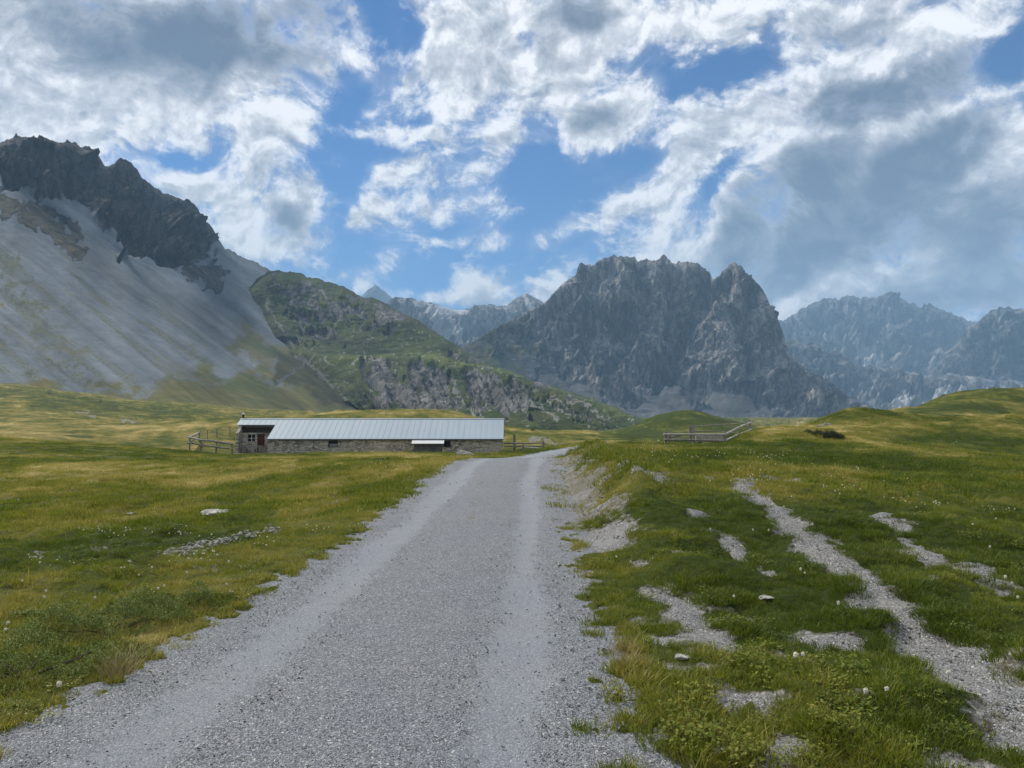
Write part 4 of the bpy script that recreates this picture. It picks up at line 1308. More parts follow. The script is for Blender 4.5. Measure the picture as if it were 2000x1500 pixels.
class MB:
    """collects simple solids into one mesh"""
    def __init__(s):
        s.bm = bmesh.new()

    def box(s, lo, hi, rot=None, bev=0.0):
        r = bmesh.ops.create_cube(s.bm, size=1.0)
        lo, hi = Vector(lo), Vector(hi)
        c, d = (lo + hi) / 2, hi - lo
        for v in r['verts']:
            p = Vector((v.co.x * d.x, v.co.y * d.y, v.co.z * d.z))
            if rot is not None:
                p = rot @ p
            v.co = p + c
        if bev:
            es = {e for v in r['verts'] for e in v.link_edges}
            bmesh.ops.bevel(s.bm, geom=list(es), offset=bev, segments=1, affect='EDGES')
        return s

    def log(s, a, b, r0, r1=None, seg=8, rough=0.12, n=6, seed=0):
        """a rough round timber from a to b"""
        a, b = Vector(a), Vector(b)
        r1 = r0 if r1 is None else r1
        ax = (b - a)
        L = ax.length
        q = ax.to_track_quat('Z', 'Y').to_matrix()
        rn = random.Random(seed + int(L * 1000))
        rings = []
        sway = [rn.uniform(-1, 1) * r0 * 0.35 for _ in range(4)]
        for i in range(n + 1):
            t = i / n
            r = r0 + (r1 - r0) * t
            off = Vector((sway[0] * math.sin(t * 5 + sway[2] * 50), sway[1] * math.sin(t * 4 + sway[3] * 50), 0)) * (4 * t * (1 - t))
            ring = []
            for k in range(seg):
                an = 2 * math.pi * k / seg
                rr = r * (1 + rough * rn.uniform(-1, 1))
                ring.append(s.bm.verts.new(a + q @ (Vector((rr * math.cos(an), rr * math.sin(an), t * L)) + off)))
            rings.append(ring)
        for i in range(n):
            for k in range(seg):
                s.bm.faces.new((rings[i][k], rings[i][(k + 1) % seg], rings[i + 1][(k + 1) % seg], rings[i + 1][k]))
        s.bm.faces.new(list(reversed(rings[0])))
        s.bm.faces.new(rings[-1])
        return s

    def prism(s, pts, d):
        """polygon pts extruded by vector d"""
        d = Vector(d)
        a = [s.bm.verts.new(Vector(p)) for p in pts]
        b = [s.bm.verts.new(Vector(p) + d) for p in pts]
        n = len(pts)
        for i in range(n):
            s.bm.faces.new((a[i], a[(i + 1) % n], b[(i + 1) % n], b[i]))
        s.bm.faces.new(list(reversed(a)))
        s.bm.faces.new(b)
        return s

    def panel(s, x0, x1, z0, z1, y, th, holes=(), dx=1.2):
        """upright wall panel facing -y with openings, jambs included"""
        xs = sorted(set([x0, x1] + [h for q in holes for h in (q[0], q[1])] + list(np.arange(x0 + dx, x1 - 0.1, dx))))
        zs = sorted(set([z0, z1] + [h for q in holes for h in (q[2], q[3])]))
        vs = {}

        def vt(i, k):
            if (i, k) not in vs:
                vs[(i, k)] = s.bm.verts.new((xs[i], y, zs[k]))
            return vs[(i, k)]
        fs = []
        for i in range(len(xs) - 1):
            for k in range(len(zs) - 1):
                cx, cz = (xs[i] + xs[i + 1]) / 2, (zs[k] + zs[k + 1]) / 2
                if any(h[0] < cx < h[1] and h[2] < cz < h[3] for h in holes):
                    continue
                fs.append(s.bm.faces.new((vt(i, k), vt(i + 1, k), vt(i + 1, k + 1), vt(i, k + 1))))
        ext = bmesh.ops.extrude_face_region(s.bm, geom=fs)
        for g in ext['geom']:
            if isinstance(g, bmesh.types.BMVert):
                g.co.y += th
        return s

    def build(s, name, mat, parent=None, smooth=False):
        bmesh.ops.recalc_face_normals(s.bm, faces=s.bm.faces)
        me = bpy.data.meshes.new(name)
        s.bm.to_mesh(me)
        s.bm.free()
        me.materials.append(mat)
        if smooth:
            for p in me.polygons:
                p.use_smooth = True
        o = link(name, me, parent)
        if parent is not None:          # every part keeps its coordinates relative to the thing's base
            r = parent
            while r.parent is not None:
                r = r.parent
            me.transform(Matrix.Translation(-r.location))
        return o


def empty(name, loc):
    o = link(name, None, None, loc)
    o.empty_display_size = 0.3
    return o


def stone_material():
    mt, t, b = new_mat('rubble_stone_wall')
    p = pos(t)
    w = t.v('ADD', p, t.v('SCALE', t.v('SUBTRACT', t.noise(p, 2.5, 3, out='Color'), (0.5, 0.5, 0.5)), scale=0.25))
    q = t.map(w, scale=(2.2, 2.2, 5.2))
    c = t.vor(q, 1.0, out='Color')
    d = t.vor(q, 1.0, feature='DISTANCE_TO_EDGE')
    sp = t.new('ShaderNodeSeparateXYZ')
    t.l.new(c, sp.inputs[0])
    n = t.noise(p, 9, 6, 0.65)
    big = t.noise(p, 0.6, 4, 0.6)
    br = t.m('ADD', t.m('MULTIPLY', sp.outputs[0], 0.75), t.m('MULTIPLY', n, 0.4))
    col = t.mix(t.ss(br, 0.1, 0.95), (0.24, 0.226, 0.19), (0.56, 0.525, 0.44))
    col = t.mix(t.ss(sp.outputs[1], 0.85, 0.9), col, (0.42, 0.40, 0.36))
    mort = t.ss(d, 0.10, 0.02)
    hasm = t.ss(big, 0.40, 0.6)
    col = t.mix(t.m('MULTIPLY', mort, 0.9), col, t.mix(hasm, (0.07, 0.065, 0.055), (0.45, 0.425, 0.36)))
    col = t.mix(t.m('MULTIPLY', t.ss(n, 0.5, 0.7), t.m('MULTIPLY', hasm, 0.5)), col, (0.36, 0.345, 0.30))
    t.put(b.inputs['Base Color'], col)
    bump(t, b, t.m('ADD', t.ss(d, 0.0, 0.16), t.m('MULTIPLY', n, 0.5)), 0.06)
    return mt


def wood_material(name, dark, light, sc=(14, 14, 0.8)):
    mt, t, b = new_mat(name)
    tcn = t.new('ShaderNodeTexCoord').outputs['Object']
    n = t.noise(t.map(tcn, scale=sc), 1.0, 6, 0.65)
    n2 = t.noise(tcn, 1.7, 5, 0.6)
    col = t.mix(t.ss(t.m('ADD', t.m('MULTIPLY', n, 0.7), t.m('MULTIPLY', n2, 0.4)), 0.35, 0.75), dark, light)
    t.put(b.inputs['Base Color'], col)
    b.inputs['Roughness'].default_value = 0.85
    bump(t, b, n, 0.02)
    return mt


def metal_roof_material():
    mt, t, b = new_mat('sheet_metal_roof')
    p = pos(t)
    pan = t.new('ShaderNodeSeparateXYZ')
    t.l.new(p, pan.inputs[0])
    idx = t.m('FLOOR', t.m('DIVIDE', pan.outputs[0], 0.635))
    wn = t.new('ShaderNodeTexWhiteNoise', noise_dimensions='1D')
    t.put(wn.inputs['W'], idx)
    st = t.noise(t.map(p, scale=(3.0, 0.35, 0.35)), 1.5, 6, 0.6)
    cl = t.noise(p, 0.22, 4, 0.6)
    f = t.m('ADD', t.m('MULTIPLY', wn.outputs[0], 0.18), t.m('ADD', t.m('MULTIPLY', st, 0.5), t.m('MULTIPLY', cl, 0.5)))
    col = t.mix(t.ss(f, 0.3, 1.0), (0.235, 0.295, 0.35), (0.285, 0.345, 0.40))
    col = t.mix(t.m('MULTIPLY', t.ss(t.noise(t.map(p, scale=(8, 0.8, 0.8)), 1.0, 6, 0.7), 0.60, 0.75), 0.25), col, (0.22, 0.25, 0.27))
    t.put(b.inputs['Base Color'], col)
    b.inputs['Roughness'].default_value = 0.62
    b.inputs['Specular IOR Level'].default_value = 0.3
    bump(t, b, cl, 0.02, 0.5)
    return mt


def plain_material(name, col, rough=0.6, var=0.25, sc=6.0, metal=0.0):
    mt, t, b = new_mat(name)
    tcn = t.new('ShaderNodeTexCoord').outputs['Object']
    n = t.noise(tcn, sc, 5, 0.6)
    t.put(b.inputs['Base Color'], t.mix(t.ss(n, 0.3, 0.7), tuple(c * (1 - var) for c in col), tuple(c * (1 + var) for c in col)))
    b.inputs['Roughness'].default_value = rough
    b.inputs['Metallic'].default_value = metal
    return mt


M_STONE = stone_material()
M_OLDWOOD = wood_material('weathered_grey_wood', (0.095, 0.088, 0.078), (0.27, 0.255, 0.23))
M_PALEWOOD = wood_material('bleached_wood', (0.20, 0.19, 0.17), (0.40, 0.385, 0.35))
M_DARKWOOD = wood_material('dark_tarred_timber', (0.022, 0.018, 0.015), (0.075, 0.063, 0.052), sc=(0.6, 12, 12))
M_DOORGREY = wood_material('grey_door_planks', (0.085, 0.085, 0.088), (0.21, 0.207, 0.207))
M_DOOR = wood_material('red_brown_door', (0.045, 0.018, 0.014), (0.095, 0.038, 0.028))
M_ROOF = metal_roof_material()
M_BLACK = plain_material('soot_and_shade_black', (0.015, 0.015, 0.016), 0.5)
M_WHITE = plain_material('white_paint', (0.66, 0.66, 0.63), 0.5, 0.08)
M_FRAME = plain_material('pale_window_frame', (0.38, 0.37, 0.35), 0.6, 0.1)
M_GLASS = plain_material('dark_window_glass', (0.012, 0.014, 0.017), 0.12, 0.1)
M_SHUT = plain_material('grey_shutter', (0.20, 0.21, 0.22), 0.6, 0.12)


def build_barn():
    Yf, Yr, Yb = 85.0, 89.0, 93.1
    X0, X1, XP = -31.25, -0.95, -26.95      # left end, right end, where the porch recess ends
    ze = wpt(700, 857, 84.75).z             # eave
    zr = wpt(700, 818, Yr).z                # ridge
    g = YARD
    root = empty('alp_barn', (-16.0, 85.0, g))
    tag(root, 'long low stone barn with pale blue standing-seam metal roof beside the road', 'barn')
    slope = (zr - ze) / (Yr - 84.75)

    def roof_z(y):
        return ze + slope * (y - 84.75) if y <= Yr else zr - slope * (y - Yr)
    pw = [wpt(641, 860, Yf), wpt(660, 874, Yf)]
    pd = [wpt(809, 868, Yf), wpt(864, 889, Yf)]
    p2 = [wpt(866.5, 861, Yf), wpt(880, 874, Yf)]
    holes = [(pw[0].x, pw[1].x, pw[1].z, pw[0].z), (pd[0].x, pd[1].x, g - 0.1, pd[0].z), (p2[0].x, p2[1].x, p2[1].z, p2[0].z)]
    wtop = roof_z(Yf) - 0.10
    m = MB()
    m.panel(XP, X1 - 0.18, g - 0.6, wtop, Yf, 0.5, holes)
    m.panel(X0 + 0.12, X1 - 0.18, g - 0.6, roof_z(92.8) - 0.10, 92.3, 0.5)
    for xa, xb, y0 in ((X1 - 0.60, X1 - 0.16, 85.502), (XP + 0.012, XP + 0.44, 85.502)):
        m.prism([(xa, y0, g - 0.6), (xa, 92.298, g - 0.6), (xa, 92.298, roof_z(92.298) - 0.1), (xa, Yr, zr - 0.1), (xa, y0, roof_z(y0) - 0.1)], (xb - xa, 0, 0))
    wall = m.build('wall', M_STONE, root)
    # porch: recessed wall, low stone cheek on the left, timber above
    yp = 87.95
    pwn = [wpt(484, 848.5, yp), wpt(498, 864, yp)]
    pdo = [wpt(503, 847, yp), wpt(516.5, 887, yp)]
    m = MB()
    zt = wpt(490, 845, yp).z
    m.panel(X0 + 0.45, XP, g - 0.5, zt, yp, 0.35, [(pwn[0].x, pwn[1].x, pwn[1].z, pwn[0].z), (pdo[0].x, pdo[1].x, g + 0.02, pdo[0].z - 0.02)], dx=0.7)
    m.prism([(X0 + 0.1, 86.7, g - 0.5), (X0 + 0.1, 92.29, g - 0.5), (X0 + 0.1, 92.29, roof_z(92.29) - 0.1), (X0 + 0.1, Yr, zr - 0.1), (X0 + 0.1, 87.95, roof_z(87.95) - 0.12), (X0 + 0.1, 86.7, zt - 0.05)], (0.34, 0, 0))
    m.build('porch_wall', M_STONE, root)
    m = MB()
    for i in range(5):
        z0 = zt + 0.004 + i * 0.235
        z1 = min(z0 + 0.225, roof_z(yp) - 0.09)
        if z1 > z0 + 0.05:
            m.box((X0 + 0.46, yp - 0.05 - 0.01 * (i % 2), z0), (XP - 0.02, yp + 0.12, z1), bev=0.02)
    m.box((X0 + 0.46, 87.55, roof_z(87.6) - 0.30), (XP - 0.02, 87.72, roof_z(87.6) - 0.12), bev=0.01)
    m.build('porch_timber', M_DARKWOOD, root)
    del_w = MB()
    a, c = pwn
    x0, x1, z0, z1 = a.x, c.x, c.z, a.z
    for lo, hi in (((x0, z0), (x0 + 0.06, z1)), ((x1 - 0.06, z0), (x1, z1)), ((x0 + 0.06, z1 - 0.06), (x1 - 0.06, z1)), ((x0 + 0.06, z0), (x1 - 0.06, z0 + 0.06))):
        del_w.box((lo[0], yp + 0.04, lo[1]), (hi[0], yp + 0.14, hi[1]))
    fr = del_w.build('window', M_DARKWOOD, root)
    m = MB()
    xm, zm = (x0 + x1) / 2, (z0 + z1) / 2
    m.box((xm - 0.025, yp + 0.06, z0 + 0.06), (xm + 0.025, yp + 0.11, z1 - 0.06))
    m.box((x0 + 0.06, yp + 0.065, zm - 0.02), (xm - 0.025, yp + 0.105, zm + 0.02)).box((xm + 0.025, yp + 0.065, zm - 0.02), (x1 - 0.06, yp + 0.105, zm + 0.02))
    m.box((x0 + 0.06, yp + 0.065, z0 + 0.06), (xm - 0.025, yp + 0.105, z0 + 0.10)).box((xm + 0.025, yp + 0.065, z0 + 0.06), (x1 - 0.06, yp + 0.105, z0 + 0.10))
    m.build('window_bars', M_WHITE, fr)
    m = MB()
    m.box((x0 + 0.06, yp + 0.115, z0 + 0.06), (x1 - 0.06, yp + 0.125, z1 - 0.06))
    m.build('pane', M_GLASS, fr)
    # red-brown house door
    m = MB()
    a, c = pdo
    for i in range(4):
        xw = (c.x - a.x - 0.1) / 4
        m.box((a.x + 0.05 + i * xw + 0.006, yp + 0.08 + 0.006 * (i % 2), g + 0.05), (a.x + 0.05 + (i + 1) * xw - 0.006, yp + 0.13, a.z - 0.08), bev=0.008)
    m.box((a.x, yp - 0.02, g + 0.03), (a.x + 0.05, yp + 0.13, a.z - 0.03)).box((c.x - 0.05, yp - 0.02, g + 0.03), (c.x, yp + 0.13, a.z - 0.03))
    dr = m.build('door', M_DOOR, root)
    m = MB()
    m.box((c.x - 0.16, yp + 0.03, g + 1.0), (c.x - 0.12, yp + 0.078, g + 1.14))
    m.build('handle', M_BLACK, dr)
    # roof: two slopes, a short eave over the porch, standing seams
    m = MB()
    th = 0.07

    def slab(xa, xb, ya, yb):
        m.prism([(xa, ya, roof_z(ya)), (xa, yb, roof_z(yb)), (xa, yb, roof_z(yb) - th), (xa, ya, roof_z(ya) - th)], (xb - xa, 0, 0))
    ys_ = wpt(500, 830, 87.7).y
    slab(XP - 0.05, X1 + 0.02, 84.75, Yr)
    slab(X0 - 0.15, XP - 0.052, ys_, Yr)
    m.prism([(X0 - 0.15, Yr + 0.002, zr), (X0 - 0.15, 93.35, roof_z(93.35)), (X0 - 0.15, 93.35, roof_z(93.35) - th), (X0 - 0.15, Yr + 0.002, zr - th)], (X1 + 0.17 - X0, 0, 0))
    x = XP - 0.03
    k = 0
    while x < X1 - 0.05:
        m.prism([(x, 84.76, roof_z(84.76) + 0.001), (x, Yr - 0.06, roof_z(Yr - 0.06) + 0.001), (x, Yr - 0.06, roof_z(Yr - 0.06) + 0.020), (x, 84.76, roof_z(84.76) + 0.020)], (0.014, 0, 0))
        x += 0.635
    x = X0 + 0.45
    while x < XP - 0.2:
        m.prism([(x, ys_ + 0.01, roof_z(ys_ + 0.01) + 0.001), (x, Yr - 0.06, roof_z(Yr - 0.06) + 0.001), (x, Yr - 0.06, roof_z(Yr - 0.06) + 0.020), (x, ys_ + 0.01, roof_z(ys_ + 0.01) + 0.020)], (0.014, 0, 0))
        x += 0.635
    rf = m.build('roof', M_ROOF, root)
    m = MB()
    m.prism([(X0 - 0.17, Yr - 0.16, zr - 0.03), (X0 - 0.17, Yr, zr + 0.055), (X0 - 0.17, Yr + 0.16, zr - 0.03), (X0 - 0.17, Yr, zr + 0.045)], (X1 + 0.2 - X0, 0, 0))
    m.build('ridge_cap', M_ROOF, rf)
    m = MB()
    m.box((XP - 0.04, 84.70, ze - 0.13), (X1 + 0.01, 84.745, ze - 0.02))
    m.build('gutter', plain_material('zinc_gutter', (0.10, 0.11, 0.12), 0.5), rf)
    # chimney pipe with a pale cowl
    cx = wpt(475, 812, 89.4)
    m = MB()
    m.log((cx.x, 89.4, roof_z(89.4) - 0.1), (cx.x, 89.4, roof_z(89.4) + 0.72), 0.11, 0.11, 12, 0.0, 2)
    ch = m.build('chimney', M_BLACK, rf)
    m = MB()
    zc = roof_z(89.4) + 0.725
    m.log((cx.x, 89.4, zc), (cx.x, 89.4, zc + 0.16), 0.17, 0.15, 12, 0.0, 1)
    m.log((cx.x, 89.4, zc + 0.162), (cx.x, 89.4, zc + 0.27), 0.06, 0.05, 10, 0.0, 1)
    m.build('cowl', M_WHITE, ch)
    # small shuttered window
    m = MB()
    x0, x1, z0, z1 = pw[0].x, pw[1].x, pw[1].z, pw[0].z
    for lo, hi in (((x0, z0), (x0 + 0.12, z1)), ((x1 - 0.08, z0), (x1, z1)), ((x0 + 0.12, z1 - 0.22), (x1 - 0.08, z1)), ((x0 + 0.12, z0), (x1 - 0.08, z0 + 0.07))):
        m.box((lo[0], Yf + 0.1, lo[1]), (hi[0], Yf + 0.2, hi[1]))
    fr = m.build('window', M_DARKWOOD, root)
    fr['label'] = 'small dark window with a pale grey shutter'
    m = MB()
    m.box((x0 + 0.12, Yf + 0.14, z0 + 0.07), (x1 - 0.08, Yf + 0.18, z0 + 0.42))
    m.build('shutter', M_SHUT, fr)
    m = MB()
    m.box((x0 + 0.12, Yf + 0.19, z0 + 0.42), (x1 - 0.08, Yf + 0.2, z1 - 0.22))
    m.build('pane', M_GLASS, fr)
    # barred opening by the big door
    m = MB()
    x0, x1, z0, z1 = holes[2]
    for lo, hi in (((x0, z0), (x0 + 0.07, z1)), ((x1 - 0.07, z0), (x1, z1)), ((x0 + 0.07, z1 - 0.07), (x1 - 0.07, z1)), ((x0 + 0.07, z0), (x1 - 0.07, z0 + 0.07))):
        m.box((lo[0], Yf + 0.1, lo[1]), (hi[0], Yf + 0.2, hi[1]))
    m.box(((x0 + x1) / 2 - 0.02, Yf + 0.12, z0 + 0.07), ((x0 + x1) / 2 + 0.02, Yf + 0.16, z1 - 0.07))
    fr = m.build('window', M_DARKWOOD, root)
    fr['label'] = 'dark unglazed window right of the plank door'
    m = MB()
    m.box((x0 + 0.07, Yf + 0.3, z0 + 0.07), (x1 - 0.07, Yf + 0.32, z1 - 0.07))  # black sheet stands in for the shade inside the opening
    m.build('pane', M_BLACK, fr)
    # stable door of grey planks and its little tin canopy
    x0, x1, z1 = pd[0].x, pd[1].x, pd[0].z
    for lf in (0, 1):
        m = MB()
        xa, xb = (x0 + 0.03, (x0 + x1) / 2 - 0.015) if lf == 0 else ((x0 + x1) / 2 + 0.015, x1 - 0.03)
        n = 7
        for i in range(n):
            wv = (xb - xa) / n
            m.box((xa + i * wv + 0.006, Yf + 0.06 + 0.012 * ((i * 7 + lf) % 3), g + 0.02 + 0.02 * ((i * 5) % 3)), (xa + (i + 1) * wv - 0.006, Yf + 0.12, z1 - 0.03), bev=0.006)
        m.build('plank_door', M_DOORGREY, root)
    ca = [wpt(805, 859.5, 84.70), wpt(867, 866, 84.25)]
    m = MB()
    m.prism([(ca[0].x, 84.69, ca[0].z), (ca[0].x, 84.20, ca[1].z), (ca[0].x, 84.20, ca[1].z - 0.03), (ca[0].x, 84.69, ca[0].z - 0.03)], (ca[1].x - ca[0].x, 0, 0))
    m.box((ca[0].x, 84.17, ca[1].z - 0.05), (ca[1].x, 84.198, ca[1].z + 0.005))
    m.build('door_canopy', plain_material('pale_tin', (0.60, 0.62, 0.63), 0.5, 0.06), root)
    # porch railing, gate and bench
    yg = 86.35
    m = MB()
    xs = [wpt(u, 870, yg).x for u in (475, 506.5, 520.5)]
    for i, xx in enumerate(xs):
        m.box((xx - 0.07, yg - 0.07, g - 0.2), (xx + 0.07, yg + 0.07, g + 1.0 - 0.05 * i), bev=0.012)
    m.box((xs[0] + 0.07, yg - 0.03, g + 0.72), (xs[1] - 0.07, yg + 0.03, g + 0.84), bev=0.01)
    m.build('porch_railing', M_OLDWOOD, root)
    m = MB()
    for i in range(6):
        xx = xs[1] + 0.09 + i * (xs[2] - xs[1] - 0.2) / 5.6
        m.box((xx, yg - 0.02, g + 0.08), (xx + 0.09, yg + 0.012, g + 0.88), bev=0.006)
    for z in (0.25, 0.70):
        m.box((xs[1] + 0.09, yg + 0.014, g + z), (xs[2] - 0.08, yg + 0.05, g + z + 0.09))
    m.build('porch_gate', M_OLDWOOD, root)
    m = MB()
    m.box((X0 + 0.1, 85.6, g - 0.3), (XP - 0.05, yp - 0.002, g + 0.045), bev=0.02)
    m.build('porch_floor', plain_material('flagstones', (0.16, 0.14, 0.135), 0.9), root)
    b = empty('bench', (wpt(489, 878, 87.2).x, 87.2, g + 0.045))
    tag(b, 'rough pale plank bench under the porch window of the barn', 'bench')
    bx0, bx1 = wpt(479, 876, 87.2).x, wpt(501, 876, 87.2).x
    m = MB()
    m.box((bx0, 87.0, g + 0.45), (bx1, 87.4, g + 0.51), bev=0.01)
    m.build('seat', M_PALEWOOD, b)
    for xx in (bx0 + 0.12, bx1 - 0.22):
        m = MB()
        m.box((xx, 87.05, g + 0.020), (xx + 0.1, 87.35, g + 0.449))
        m.build('leg', M_OLDWOOD, b)
    return root



BARN = build_barn()


# ------------------------------------------------------------------ fences
def fence_post(parent, x, y, h, r, seed, mat, lean=0.03):
    rn = random.Random(seed)
    z = gz(x, y)
    m = MB()
    m.log((x, y, z - 0.35), (x + rn.uniform(-lean, lean), y + rn.uniform(-lean, lean), z + h), r, r * 0.88, 9, 0.10, 5, seed)
    return m.build('post', mat, parent)


def rail(parent, a, b, r, seed, mat):
    m = MB()
    m.log(a, b, r, r * 0.85, 8, 0.13, 8, seed)
    return m.build('rail', mat, parent)


def on_post(x, y, h):
    return Vector((x, y, gz(x, y) + h))


def build_barn_pen():
    x0, y0 = ground_hit(370, 876)
    root = empty('rail_fence', (x0, y0, gz(x0, y0)))
    tag(root, 'grey wooden rail fence of the small pen at the barn left end', 'fence')
    fr = [(370, 87.6, 853), (392, 87.0, 858), (422, 86.4, 861), (453, 85.9, 866)]
    P = []
    for i, (u, y, v) in enumerate(fr):
        w = wpt(u, v, y)
        z = gz(w.x, y)
        fence_post(root, w.x, y + 0.1, w.z - z + 0.05, 0.085, 40 + i, M_OLDWOOD)
        P.append(w)
    for i in range(3):
        a, b = P[i], P[i + 1]
        rail(root, a + Vector((-0.12, -0.06, -0.06)), b + Vector((0.12, -0.06, -0.06)), 0.115, 50 + i, M_PALEWOOD if i == 0 else M_OLDWOOD)
        rail(root, a + Vector((-0.12, -0.06, -0.68)), b + Vector((0.12, -0.06, -0.62)), 0.10, 60 + i, M_OLDWOOD)
    # side running back, then a line of thin posts with wire to the barn's rear corner
    sd = [(389, 95.0, 843.5)]
    w = wpt(*[sd[0][0], sd[0][2], sd[0][1]])
    fence_post(root, w.x, 95.1, w.z - gz(w.x, 95) + 0.06, 0.085, 45, M_OLDWOOD)
    rail(root, P[0] + Vector((0, 0, -0.05)), w + Vector((0, 0, -0.05)), 0.115, 71, M_PALEWOOD)
    rail(root, P[0] + Vector((0, 0, -0.62)), w + Vector((0, 0, -0.60)), 0.095, 72, M_OLDWOOD)
    bk = [(405, 97.5, 840.5), (424, 99.5, 836.5), (449, 101, 832.5), (470, 101.5, 831)]
    Q = [w]
    for i, (u, y, v) in enumerate(bk):
        q = wpt(u, v, y)
        h = max(0.9, q.z - gz(q.x, y))
        fence_post(root, q.x, y, h, 0.06, 46 + i, M_OLDWOOD)
        Q.append(Vector((q.x, y, gz(q.x, y) + h)))
    for i in range(4):
        m = MB()
        for d in (0.10, 0.42, 0.72):
            m.log(Q[i] - Vector((0, 0, d)), Q[i + 1] - Vector((0, 0, d)), 0.014, 0.014, 5, 0, 3)
        m.build('wire', M_OLDWOOD, root)


def build_right_of_barn():
    y = 86.2
    ws = [wpt(1005, 849, y + 2.2), wpt(1061, 862, y)]
    root = empty('rail_fence', (ws[1].x, y, gz(ws[1].x, y)))
    tag(root, 'low dark rail fence running from the barn right end towards the road', 'fence')
    fence_post(root, ws[0].x, y + 2.2, ws[0].z - gz(ws[0].x, y + 2.2), 0.15, 80, M_OLDWOOD)
    fence_post(root, ws[1].x, y, ws[1].z - gz(ws[1].x, y) + 0.1, 0.11, 81, M_OLDWOOD)
    mid = wpt(1022, 864, y)
    fence_post(root, mid.x, y, mid.z - gz(mid.x, y), 0.08, 82, M_OLDWOOD)
    for v, k in ((866, 83), (872, 84)):
        a, b = wpt(984, v, y - 0.12), wpt(1064, v - 1, y - 0.12)
        rail(root, a, b, 0.085, k, M_OLDWOOD)
    a, b = wpt(1024, 873, 84.6), wpt(1070, 881, 82.6)
    b.z = gz(b.x, b.y) + 0.07
    m = MB()
    m.log(a, b, 0.06, 0.05, 8, 0.1, 6, 91)
    o = m.build('loose_pole', M_PALEWOOD)
    tag(o, 'pale peeled pole leaning from the barn-side fence down to the turf', 'pole')


def build_road_pen():
    x, y = ground_hit(1299, 869)
    root = empty('rail_fence', (x, y, gz(x, y)))
    tag(root, 'bleached rail fence pen on the grassy rise right of the road', 'fence')
    Y0 = 48.0

    def post(u, v, yy, r, k):
        w = wpt(u, v, yy)
        fence_post(root, w.x, yy, max(0.3, w.z - gz(w.x, yy)), r, k, M_OLDWOOD)
        return w
    a1 = post(1300, 843, Y0, 0.08, 101)
    a2 = post(1307, 842, Y0 + 0.25, 0.075, 102)
    md = post(1354, 837, Y0 + 0.15, 0.085, 103)
    c1 = post(1413.5, 843, Y0, 0.11, 104)
    s1 = post(1440, 838, 51.5, 0.07, 105)
    e1 = post(1464.5, 820.5, 54.5, 0.09, 106)
    b1 = post(1348, 829, 57.0, 0.09, 107)
    b2 = post(1352, 831, 57.3, 0.07, 108)
    F = M_PALEWOOD
    rail(root, wpt(1295.5, 848.5, Y0 - 0.12), wpt(1416, 849, Y0 - 0.12), 0.075, 111, F)
    rail(root, wpt(1297, 859, Y0 - 0.12), wpt(1416, 861, Y0 - 0.12), 0.07, 112, M_OLDWOOD)
    rail(root, wpt(1416, 848.5, Y0 - 0.1), wpt(1468, 824.5, 54.35), 0.085, 113, F)
    rail(root, wpt(1417, 861, Y0 - 0.1), wpt(1468, 838.5, 54.35), 0.085, 114, F)
    rail(root, wpt(1310, 854, Y0 + 0.3), wpt(1347, 847, 56.9), 0.06, 115, M_OLDWOOD)
    rail(root, wpt(1346, 833.5, 56.85), wpt(1465, 825.5, 54.7), 0.035, 116, M_OLDWOOD)
    rail(root, wpt(1350, 842, 56.85), wpt(1420, 843, 56.0), 0.03, 117, M_OLDWOOD)
    # long trough inside the pen
    ty = 51.5
    a, b = wpt(1357, 850.5, ty), wpt(1411, 852, ty)
    z0 = gz((a.x + b.x) / 2, ty)
    t = empty('trough', (a.x, ty, z0))
    tag(t, 'long pale wooden trough standing inside the rail pen', 'trough')
    m = MB()
    zt = a.z
    m.box((a.x, ty - 0.28, zt - 0.42), (b.x, ty - 0.22, zt), bev=0.012).box((a.x, ty + 0.22, zt - 0.42), (b.x, ty + 0.28, zt), bev=0.012)
    m.box((a.x, ty - 0.219, zt - 0.41), (a.x + 0.06, ty + 0.219, zt - 0.01)).box((b.x - 0.06, ty - 0.219, zt - 0.41), (b.x, ty + 0.219, zt - 0.01))
    m.box((a.x + 0.061, ty - 0.219, zt - 0.41), (b.x - 0.061, ty + 0.219, zt - 0.35))
    m.build('trough_body', M_PALEWOOD, t)
    for xx in (a.x + 0.3, b.x - 0.42):
        m = MB()
        m.box((xx, ty - 0.2, z0 - 0.1), (xx + 0.12, ty + 0.2, zt - 0.421))
        m.build('leg', M_OLDWOOD, t)


build_barn_pen()
build_right_of_barn()
build_road_pen()


# ------------------------------------------------------------------ stones
def rock_mat(name, a, b_, sc=9.0):
    mt, t, b = new_mat(name)
    tcn = t.new('ShaderNodeTexCoord').outputs['Object']
    n = t.noise(tcn, sc, 7, 0.65)
    n2 = t.noise(tcn, sc * 0.3, 4, 0.6)
    rn = t.new('ShaderNodeObjectInfo').outputs['Random']
    col = t.mix(t.ss(t.m('ADD', t.m('MULTIPLY', n, 0.6), t.m('MULTIPLY', n2, 0.5)), 0.35, 0.75), a, b_)
    col = t.mix(1.0, col, t.m('MULTIPLY_ADD', rn, 0.8, 0.6), 'MULTIPLY')
    t.put(b.inputs['Base Color'], col)
    bump(t, b, n, 0.05)
    return mt


M_ROCKPALE = rock_mat('pale_limestone', (0.13, 0.13, 0.118), (0.34, 0.333, 0.305))
M_PEBBLE = rock_mat('grey_pebble', (0.15, 0.157, 0.17), (0.33, 0.345, 0.365), 60)
M_PEBBLEW = rock_mat('warm_pebble', (0.20, 0.19, 0.17), (0.42, 0.40, 0.36), 60)


